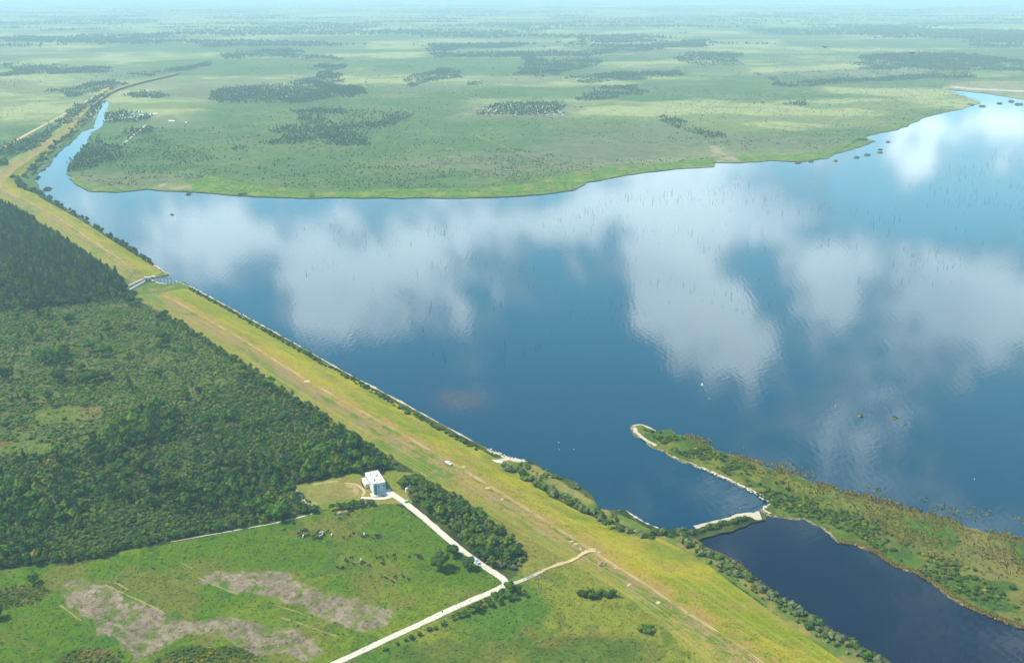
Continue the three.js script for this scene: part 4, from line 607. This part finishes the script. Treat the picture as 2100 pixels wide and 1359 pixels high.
// ---------------------------------------------------------------- the gate structure where the levee is cut
{
  const a = G(300, 574, 3), o = thing('water_control_gate', 'concrete water control gate with catwalk where the levee is cut', 'water gate', [a.x, LAND, a.z]);
  const rel = (u, v, y) => { const p = G(u, v, y); return V(p.x - a.x, p.y - LAND, p.z - a.z); };
  const wall = (p, q, w, h, y0) => { const d = q.clone().sub(p), l = Math.hypot(d.x, d.z); return box(w, h, l, 0, y0 + h / 2, 0).rotateY(Math.atan2(d.x, d.z)).translate((p.x + q.x) / 2, 0, (p.z + q.z) / 2); };
  part('flume_wall', wall(rel(293, 573, 2), rel(259, 588, 2), 1.2, 3.2, -1), concrete, o); part('flume_wall', wall(rel(297, 577, 2), rel(260, 597, 2), 1.2, 3.2, -1), concrete, o);
  part('flume_floor', wall(rel(295, 575, 1), rel(259.5, 592, 1), 5, 0.3, -0.3), mat([0.03, 0.05, 0.07], 0.15), o, 'dark wet channel floor');
  const head = part('headwall', box(8, 6.5, 2.2, 1.5, 2.6, 0), concrete, o); part('gate_opening', box(2, 3.2, 0.2, 0.3, 2.2, 1.18), darkMetal, head); part('gate_opening', box(1.6, 3.2, 0.2, 3.6, 2.2, 1.18), darkMetal, head);
  const hut = part('gate_hut', box(3.4, 3, 3, 7.6, 4.6, -1.5), whiteWall, o); part('hut_roof', box(4, 0.25, 3.6, 7.6, 6.25, -1.5), roofMat, hut); part('hut_door', box(1, 2, 0.1, 7.2, 4.2, 0.06), darkMetal, hut);
  const deckA = V(6, 5.2, 0), deckB = rel(351, 571, 5.5); deckB.y = 5.2;
  const deck = part('catwalk', beam(deckA, deckB, 0.7, 0.7, 4), darkMetal, o);
  for (let i = 0; i < 6; i++) { const p = deckA.clone().lerp(deckB, (i + 0.6) / 5.8); part('pile', cyl(0.3, 0.3, 6.6, p.x, 2.0, p.z), wood3, o); part('rail_post', cyl(0.07, 0.07, 1.4, p.x, 6.3, p.z + 0.5), steel, deck); }
  part('handrail', beam(deckA.clone().add(V(0, 1.8, 0.5)), deckB.clone().add(V(0, 1.8, 0.5)), 0.08), steel, deck);
  part('wing_wall', wall(rel(311, 575, 1), rel(326, 581, 1), 1, 2, -1), concrete, o); part('wing_wall', wall(rel(326, 581, 1), rel(340, 583, 1), 1, 2, -1), concrete, o);
}
{ const p = G(1016, 946, 1); const o = thing('boat_ramp', 'pale concrete slab lying in the grass by the boat landing', 'slab', [p.x, LAND + 0.2, p.z], -0.25); for (let i = 0; i < 5; i++) part('slab', box(1.9, 0.3, 2.8, -4 + i * 2, 0.1 + 0.01 * (i % 2), 0), mat([0.6, 0.57, 0.52], 0.9), o); }

// ---------------------------------------------------------------- vehicles
function pickup(label, p, turn, paint) {
  const o = thing('pickup_truck', label, 'truck', [p.x, p.y, p.z], turn), m = new THREE.MeshPhysicalMaterial({ color: new THREE.Color().setRGB(...paint), roughness: 0.35, clearcoat: 0.8 }), glass = mat([0.02, 0.03, 0.035], 0.08), rub = mat([0.02, 0.02, 0.02], 0.9);
  const prof = (pts, w) => { const s = new THREE.Shape(pts.map(([x, y]) => new THREE.Vector2(x, y))); return new THREE.ExtrudeGeometry(s, { depth: w, bevelEnabled: true, bevelSize: 0.05, bevelThickness: 0.05, bevelSegments: 2 }).translate(0, 0, -w / 2); };
  part('body', prof([[-2.6, 0.45], [2.6, 0.45], [2.65, 0.95], [1.3, 1.08], [-0.75, 1.08], [-0.75, 0.7], [-2.5, 0.7], [-2.5, 1.05], [-2.62, 1.05]], 1.75), m, o);
  part('bed_side', box(1.8, 0.4, 0.1, -1.6, 0.88, 0.86), m, o); part('bed_side', box(1.8, 0.4, 0.1, -1.6, 0.88, -0.86), m, o);
  part('cab', prof([[-0.7, 1.05], [1.25, 1.05], [0.6, 1.72], [-0.55, 1.75]], 1.55), m, o);
  part('windscreen', box(0.03, 0.72, 1.4, 0, 0, 0).rotateZ(0.72).translate(1.0, 1.42, 0), glass, o); for (const s of [-1, 1]) part('side_window', box(1.1, 0.42, 0.03, 0.1, 1.4, s * 0.84), glass, o);
  for (const x of [-1.6, 1.7]) for (const z of [-0.82, 0.82]) { const w = part('wheel', cyl(0.38, 0.38, 0.26, 0, 0, 0, 16).rotateX(Math.PI / 2).translate(x, 0.38, z), rub, o); part('rim', cyl(0.2, 0.2, 0.28, 0, 0, 0, 12).rotateX(Math.PI / 2).translate(x, 0.38, z), steel, w); }
  for (const z of [-0.65, 0.65]) part('headlight', box(0.06, 0.16, 0.3, 2.7, 0.82, z), mat([0.7, 0.7, 0.68], 0.2), o);
  part('bumper', box(0.14, 0.2, 1.8, 2.74, 0.52, 0), steel, o);
  return shade(o);
}
{ const q = levA(0.49, -0.1); let best = 1e9, s0 = 0.5; const g = G(921, 952, CREST); for (let i = 0; i < 400; i++) { const p = levA(i / 400, -0.12), d = Math.hypot(p.x - g.x, p.z - g.z); if (d < best) { best = d; s0 = i / 400; } } const p = levA(s0, -0.12), n = levA(s0 + 0.01, -0.12); p.y += 0.05; pickup('white pickup truck parked beside the sandy track on the levee crown', p, -Math.atan2(n.z - p.z, n.x - p.x), [0.7, 0.72, 0.74]).scale.setScalar(1.1); }
{ const p = G(977, 1152, LAND + 0.25), n = G(950, 1130); pickup('light blue pickup truck on the white road beside the thicket', p, -Math.atan2(n.z - p.z, n.x - p.x), [0.35, 0.5, 0.66]); }
{ const p = G(1440, 789, 0), o = thing('fishing_boat', 'small white fishing boat with an angler on the open lake', 'boat', [p.x, 0, p.z], 1.3); const s = new THREE.Shape([[-2.6, -0.85], [1.2, -0.85], [2.2, -0.5], [2.9, 0], [2.2, 0.5], [1.2, 0.85], [-2.6, 0.85]].map(([x, y]) => new THREE.Vector2(x, y))), h = new THREE.Shape([[-2.4, -0.7], [1.1, -0.7], [2.0, -0.4], [2.5, 0], [2.0, 0.4], [1.1, 0.7], [-2.4, 0.7]].map(([x, y]) => new THREE.Vector2(x, y))); const rim = s.clone(); rim.holes.push(new THREE.Path(h.getPoints()));
  part('hull', new THREE.ExtrudeGeometry(rim, { depth: 0.55, bevelEnabled: false }).rotateX(-Math.PI / 2).translate(0, -0.1, 0), whiteWall, o); part('floor', new THREE.ExtrudeGeometry(h, { depth: 0.08, bevelEnabled: false }).rotateX(-Math.PI / 2).translate(0, 0.02, 0), greyWall, o); part('thwart', box(0.35, 0.1, 1.4, -0.4, 0.32, 0), wood3, o); part('thwart', box(0.35, 0.1, 1.4, 1.2, 0.32, 0), wood3, o); part('outboard_motor', join([box(0.4, 0.5, 0.35, -2.7, 0.75, 0), box(0.15, 0.9, 0.15, -2.75, 0.2, 0)]), darkMetal, o); }

// ---------------------------------------------------------------- bodies grown from joints
function bodyGeo(bones, span, res = 44) {
  const mc = new MarchingCubes(res, new THREE.MeshBasicMaterial(), false, false, 60000); mc.isolation = 0;
  const ab = bones.map(([a, b, r0, r1]) => ({ a: V(...a), d: V(...b).sub(V(...a)), r0, r1 })), p = V(0, 0, 0), q = V(0, 0, 0), h = res / 2;
  for (let k = 0; k < res; k++) for (let j = 0; j < res; j++) for (let i = 0; i < res; i++) {
    p.set((i - h) / h, (j - h) / h, (k - h) / h).multiplyScalar(span); let s = 0;
    for (const { a, d, r0, r1 } of ab) { q.copy(p).sub(a); const t = clamp(q.dot(d) / d.lengthSq()); s += Math.exp(-(q.addScaledVector(d, -t).length() - lerp(r0, r1, t)) * 22); }
    mc.field[i + j * res + k * res * res] = Math.log(Math.max(s, 1e-20)) / 22;
  }
  mc.update(); const g = new THREE.BufferGeometry(), n = mc.count;
  g.setAttribute('position', new THREE.BufferAttribute(mc.positionArray.slice(0, n * 3).map((v) => v * span), 3)); g.setAttribute('normal', new THREE.BufferAttribute(mc.normalArray.slice(0, n * 3), 3)); return g;
}
function cowGeo(graze) {
  const head = graze ? [[[0.72, -0.02, 0], [1.05, -0.3, 0], 0.17, 0.13], [[1.05, -0.32, 0], [1.22, -0.55, 0], 0.13, 0.08]] : [[[0.72, 0.05, 0], [1.02, 0.35, 0], 0.19, 0.14], [[1.02, 0.38, 0], [1.36, 0.26, 0], 0.14, 0.09]];
  const ear = head[1][0]; const legs = []; for (const s of [-1, 1]) { legs.push([[0.62, -0.15, s * 0.19], [0.64, -0.5, s * 0.2], 0.13, 0.085], [[0.64, -0.5, s * 0.2], [0.62, -0.93, s * 0.2], 0.08, 0.07], [[-0.66, -0.1, s * 0.2], [-0.58, -0.42, s * 0.21], 0.19, 0.1], [[-0.58, -0.42, s * 0.21], [-0.74, -0.62, s * 0.21], 0.1, 0.075], [[-0.74, -0.62, s * 0.21], [-0.7, -0.93, s * 0.21], 0.07, 0.065], [[ear[0] - 0.02, ear[1] + 0.06, s * 0.1], [ear[0] - 0.06, ear[1] + 0.08, s * 0.25], 0.055, 0.045]); }
  return bodyGeo([[[-0.72, 0.1, 0], [0.66, 0.08, 0], 0.3, 0.31], [[-0.3, -0.04, 0], [0.4, -0.08, 0], 0.33, 0.34], ...head, ...legs, [[-0.98, 0.2, 0], [-1.02, -0.45, 0], 0.045, 0.04]], 1.5, 52).translate(0, 0.98, 0);
}
const cows = [cowGeo(true), cowGeo(false)], hide = [mat([0.014, 0.012, 0.011], 0.75), mat([0.03, 0.018, 0.012], 0.75), mat([0.46, 0.43, 0.39], 0.8)];
{
  const r = rngOf(404), spots = [];
  const herd = (u, v, ru, rv, n, palep) => { for (let i = 0; i < n; i++) { const a = r() * 6.28, d = Math.sqrt(r()); spots.push([u + Math.cos(a) * d * ru, v + Math.sin(a) * d * rv, r() < palep]); } };
  herd(625, 1094, 16, 8, 9, 0.1); herd(650, 1098, 14, 10, 10, 0.45); herd(668, 1097, 16, 6, 5, 0.5); herd(735, 1100, 50, 12, 12, 0.05); herd(780, 1155, 60, 18, 10, 0.02); herd(720, 1160, 30, 16, 9, 0.05); herd(810, 1190, 30, 10, 5, 0); herd(590, 1080, 14, 14, 4, 0); herd(320, 1165, 10, 8, 2, 0); herd(700, 1060, 20, 8, 4, 0.3); herd(850, 1145, 20, 14, 5, 0);
  const where = (u, v) => u < 690 ? 'herd below the field edge track' : v < 1128 ? 'loose group below the hedge' : 'group grazing in the middle of the pasture';
  for (const [u, v, pale] of spots) { const p = G(u, v, LAND + 0.06), o = thing('cow', `${pale ? 'pale cream' : 'black'} cow in the ${where(u, v)}`, 'cow', [p.x, p.y, p.z], r() * 6.28, `${pale ? 'pale' : 'black'} cows, ${where(u, v)}`); o.scale.setScalar(1.15); part('body', cows[r() * 2 | 0], pale ? hide[2] : hide[r() * 2 | 0], o); }
}
// ---------------------------------------------------------------- birds
function birdFly() { return join([bodyGeo([[[-0.25, 0, 0], [0.2, 0.02, 0], 0.09, 0.1], [[0.2, 0.03, 0], [0.42, 0.06, 0], 0.06, 0.04], [[-0.25, 0, 0], [-0.5, 0, 0], 0.06, 0.04], [[0.05, 0.03, 0.08], [0.1, 0.2, 0.5], 0.07, 0.05], [[0.1, 0.2, 0.5], [-0.08, 0.14, 0.9], 0.05, 0.03], [[0.05, 0.03, -0.08], [0.1, 0.2, -0.5], 0.07, 0.05], [[0.1, 0.2, -0.5], [-0.08, 0.14, -0.9], 0.05, 0.03]], 1.05, 48)]); }
function egret() { return bodyGeo([[[-0.22, 0.5, 0], [0.12, 0.56, 0], 0.11, 0.12], [[0.12, 0.58, 0], [0.2, 0.8, 0], 0.06, 0.04], [[0.2, 0.8, 0], [0.16, 0.95, 0], 0.04, 0.05], [[0.16, 0.95, 0], [0.36, 0.92, 0], 0.045, 0.02], [[-0.2, 0.48, 0], [-0.4, 0.42, 0], 0.07, 0.03], [[0, 0.5, 0.05], [0.02, 0, 0.06], 0.035, 0.03], [[0, 0.5, -0.05], [0.02, 0, -0.06], 0.035, 0.03]], 1.05, 48); }
{
  const fly = birdFly(), stand = egret(), blk = mat([0.012, 0.012, 0.014], 0.8), wht = mat([0.72, 0.72, 0.7], 0.8);
  [[1692, 97, 300, 'higher of two dark birds flying over the far plain', 0.75], [1872, 109, 300, 'dark bird flying over the plain at the far right', 0.7], [1565, 210, 290, 'dark bird flying low over the plain between two woods', 0.6]].forEach(([u, v, y, l, s]) => { const p = G(u, v, y - 1 + 1); const d = camera.position.clone().lerp(G(u, v), 220 / camera.position.distanceTo(G(u, v))); const o = thing('flying_bird', l, 'bird', [d.x, d.y, d.z], 0.7); o.scale.setScalar(s); part('body', fly, blk, o); });
  [[1146, 908, 'white bird on dark water left of the spit tip'], [1147, 923, 'white bird nearest the levee on dark water'], [1177, 922, 'white bird on dark water toward the spit'], [1455, 818, 'white bird on the lake beyond the spit tip'], [1714, 833, 'white bird on the lake among cloud reflections'], [1999, 983, 'white bird on the lake off the reedy spit'], [1518, 1043, 'white bird on the bay near the dike end']].forEach(([u, v, l]) => { const p = G(u, v, 0), o = thing('white_egret', l, 'bird', [p.x, -0.15, p.z], u); o.scale.setScalar(1.05); part('body', stand, wht, o); });
}

// ---------------------------------------------------------------- utility poles
function pole(u, v, h, label) { const p = G(u, v), o = thing('utility_pole', label, 'pole', [p.x, LAND, p.z], -0.5); part('shaft', cyl(0.14, 0.22, h, 0, h / 2, 0), wood3, o); const arm = part('crossarm', box(2.6, 0.16, 0.14, 0, h - 0.7, 0.2), wood3, o); for (const x of [-1.1, 0, 1.1]) part('insulator', cyl(0.06, 0.08, 0.25, x, h - 0.5, 0.2), mat([0.3, 0.32, 0.3], 0.3), arm); part('transformer', cyl(0.28, 0.28, 0.9, 0.45, h - 2, 0, 10), greyWall, o); }
pole(1105, 1207, 10, 'wooden utility pole in the grass beside the branch track'); pole(913, 1292, 9.5, 'wooden utility pole below the white road near small bushes');
{ const p = G(1086, 1184), o = thing('field_gate', 'pale metal field gate at the start of the branch track', 'gate', [p.x, LAND, p.z], 0.5); for (const x of [-2.2, 2.2]) part('post', cyl(0.14, 0.14, 1.6, x, 0.8, 0), whiteWall, o); for (let i = 0; i < 5; i++) part('rail', box(4.3, 0.08, 0.06, 0, 0.35 + i * 0.24, 0), steel, o); }
// far pylons
for (const [u, v, l] of [[1109, 157, 'lattice pylon standing before the far wood'], [1219, 143, 'lattice pylon at the right end of the far wood']]) { const p = G(u, v), o = thing('power_pylon', l, 'pylon', [p.x, LAND, p.z]), h = 30, gs = []; for (const [a, b] of [[1, 1], [1, -1], [-1, 1], [-1, -1]]) part('leg', beam(V(a * 3, 0, b * 3), V(a * 0.5, h, b * 0.5), 0.35, 0.25, 4), steel, o); for (let i = 0; i < 6; i++) { const t = i / 6, s = lerp(3, 0.5, t), s2 = lerp(3, 0.5, t + 0.16), y = t * h, y2 = y + h / 6; gs.push(beam(V(-s, y, s), V(s2, y2, s2), 0.2, 0.2, 4), beam(V(s, y, -s), V(-s2, y2, -s2), 0.2, 0.2, 4)); } part('bracing', join(gs), steel, o); for (const y of [20, 25]) part('crossarm', beam(V(-6, y, 0), V(6, y, 0), 0.3, 0.3, 4), steel, o); }

// ---------------------------------------------------------------- houses at the head of the canal
{
  const r = rngOf(808), g = new THREE.Shape([[-3.4, 2.4], [3.4, 2.4], [0, 4.1]].map(([x, y]) => new THREE.Vector2(x, y)));
  [[218, 249], [229, 247], [241, 246], [253, 244], [266, 243], [279, 241], [292, 238], [306, 237], [318, 235], [248, 238], [270, 236], [288, 232], [225, 238], [300, 188], [318, 190], [352, 250], [380, 253]].forEach(([u, v], i) => {
    const p = G(u, v), o = thing('far_house', i < 13 ? 'pale cabin in the small settlement at the canal head' : 'pale cabin standing apart from the canal settlement', 'house', [p.x, LAND, p.z], (r() - 0.5) * 0.8 + (r() < 0.5 ? 0 : 1.57), i < 13 ? 'cabins at the canal head' : 'outlying cabins');
    const L = 9 + 6 * r(); part('wall', box(6, 2.6, L, 0, 1.3, 0), whiteWall, o); part('roof', new THREE.ExtrudeGeometry(g, { depth: L + 0.8, bevelEnabled: false }).translate(0, 0.2, -L / 2 - 0.4), mat([0.6, 0.6, 0.58], 0.6), o); part('door', box(1, 2, 0.1, 0.8, 1.05, L / 2 + 0.06), darkMetal, o); for (const z of [-2.4, 2.4]) part('window', box(0.1, 1, 1.4, 3.06, 1.5, z), darkMetal, o); });
}

// ---------------------------------------------------------------- islets, floating mats and dead trunks in the lake
{
  const r = rngOf(515);
  const isl = (u, v, w, l, group) => { const p = G(u, v, 0), k = p.length() / FOCAL, o = thing('marsh_islet', l, 'islet', [p.x, 0, p.z], 0, group), R = w * k / 2; const g = new THREE.SphereGeometry(1, 16, 8), q = g.attributes.position; for (let i = 0; i < q.count; i++) { const a = Math.atan2(q.getZ(i), q.getX(i)), f = 0.75 + 0.5 * vn(Math.cos(a) * 2 + u, Math.sin(a) * 2 + v); q.setXYZ(i, q.getX(i) * R * f, q.getY(i) * 0.5, q.getZ(i) * R * 0.8 * f); } g.computeVertexNormals(); part('mound', g, mudMat, o); const lobes = []; for (let i = 0; i < 7; i++) { const a = r() * 6.28, d = R * 0.6 * r(); lobes.push([Math.cos(a) * d, R * 0.10 + 0.2, Math.sin(a) * d, R * 0.4, R * 0.16 + 0.4, R * 0.36]); } part('foliage', crownGeo(lobes, 160, Math.max(0.4, R * 0.12), [0.045, 0.072, 0.022], u, 0.75), tints[0], o); };
  [[1823, 291], [1807, 307], [1806, 313], [1779, 318], [1758, 323], [1714, 330], [1662, 331], [1636, 334], [2016, 218], [2075, 208], [2050, 212], [2090, 214], [1990, 215]].forEach(([u, v], i) => isl(u, v, 10 + 6 * r(), i < 8 ? 'low green islet off the far lake shore' : 'low green islet off the sandy far corner of the lake', i < 8 ? 'islets off the far shore' : 'islets off the sandy far corner'));
  isl(1766, 853, 13, 'small green floating weed mat on the open lake, nearer the spit tip'); isl(1836, 857, 15, 'larger green floating weed mat on the open lake'); isl(352, 440, 9, 'dark clump in the lake\'s far arm beside the levee bend'); isl(386, 398, 16, 'dark islet beside the pale mud of the far shore'); isl(495, 399, 22, 'long dark islet close under the far lime green shore'); isl(95, 388, 22, 'flat green point islet at the mouth of the canal'); isl(1768, 288, 26, 'long dark islet off the tan point of far shore');
  const snag = (h, seed) => { const q = rngOf(seed), gs = [beam(V(0, -1, 0), V((q() - 0.5) * h * 0.16, h, (q() - 0.5) * h * 0.1), 0.2, 0.09, 6)]; for (let i = 0; i < 2; i++) { const y = h * (0.5 + 0.4 * q()), a = q() * 6.28; gs.push(beam(V(0, y, 0), V(Math.cos(a) * h * 0.2, y + h * 0.12, Math.sin(a) * h * 0.2), 0.08, 0.03, 4)); } return join(gs); };
  const snags = [snag(3.2, 1), snag(4.4, 2), snag(2.2, 3), snag(5.5, 4)], dead = mat([0.035, 0.032, 0.03], 0.95);
  const zone = line([[560, 470], [760, 440], [1000, 470], [1250, 400], [1500, 370], [1800, 400], [2000, 290], [2110, 300], [2110, 560], [1900, 590], [1750, 660], [1500, 640], [1350, 700], [1100, 750], [900, 740], [800, 620], [640, 590]], 0), all = scatter(zone, 9.5, r, (x, z) => 0.9 * sstep(0.5, 0.66, fbm(x / 90 + 3, z / 90, 4)) + 0.06);
  for (const p of all) { p.y = 0; p.s = 0.26 + 0.95 * Math.pow(r(), 3.2); p.k = r() * 4 | 0; }
  all.sort((a, b) => b.s / b.length() - a.s / a.length());
  all.slice(0, 300).forEach((p) => { const tall = p.s > 0.8 ? 'tall' : 'short', side = p.x < 60 ? 'left half of the lake\'s dead timber' : 'right half of the lake\'s dead timber', o = thing('dead_tree_snag', `${tall} bare dead trunk standing in the ${side}`, 'snag', [p.x, 0, p.z], r() * 6.28, `${tall} dead trunks, ${side}`); o.scale.setScalar(p.s); part('stem', snags[p.k], dead, o); });
  mass('dead_snags', 'many small dead stems standing in the lake', 'snags', snags, all.slice(300), (p) => p.s, r, 0.8, 1.2, dead);
}
// bleached stones along the shore by the gate and the landing
{
  const r = rngOf(616), g = plain(new THREE.IcosahedronGeometry(0.6, 1)), q = g.attributes.position; for (let i = 0; i < q.count; i++) { const k = 0.75 + 0.5 * vn(q.getX(i) * 3 + 9, q.getY(i) * 3 + q.getZ(i) * 2); q.setXYZ(i, q.getX(i) * k * 1.3, q.getY(i) * k * 0.7, q.getZ(i) * k); } g.computeVertexNormals();
  const pts = [...along([[360, 576], [390, 588], [440, 615], [520, 658]], 120, 3, r), ...along([[345, 562], [322, 547], [280, 521]], 90, 4, r), ...along([[1000, 921], [1040, 938], [1078, 946]], 60, 4, r), ...along([[1430, 955], [1520, 995], [1580, 1030]], 60, 2, r)]; for (const p of pts) p.y = LAND - 0.1;
  mass('shore_stones', 'bleached stones scattered along the lake shore', 'stones', [g], pts, () => 0.5 + 0.8 * r(), r, 0.8, 1.2, mat([0.42, 0.39, 0.34], 0.95));
}
renderer.render(scene, camera);
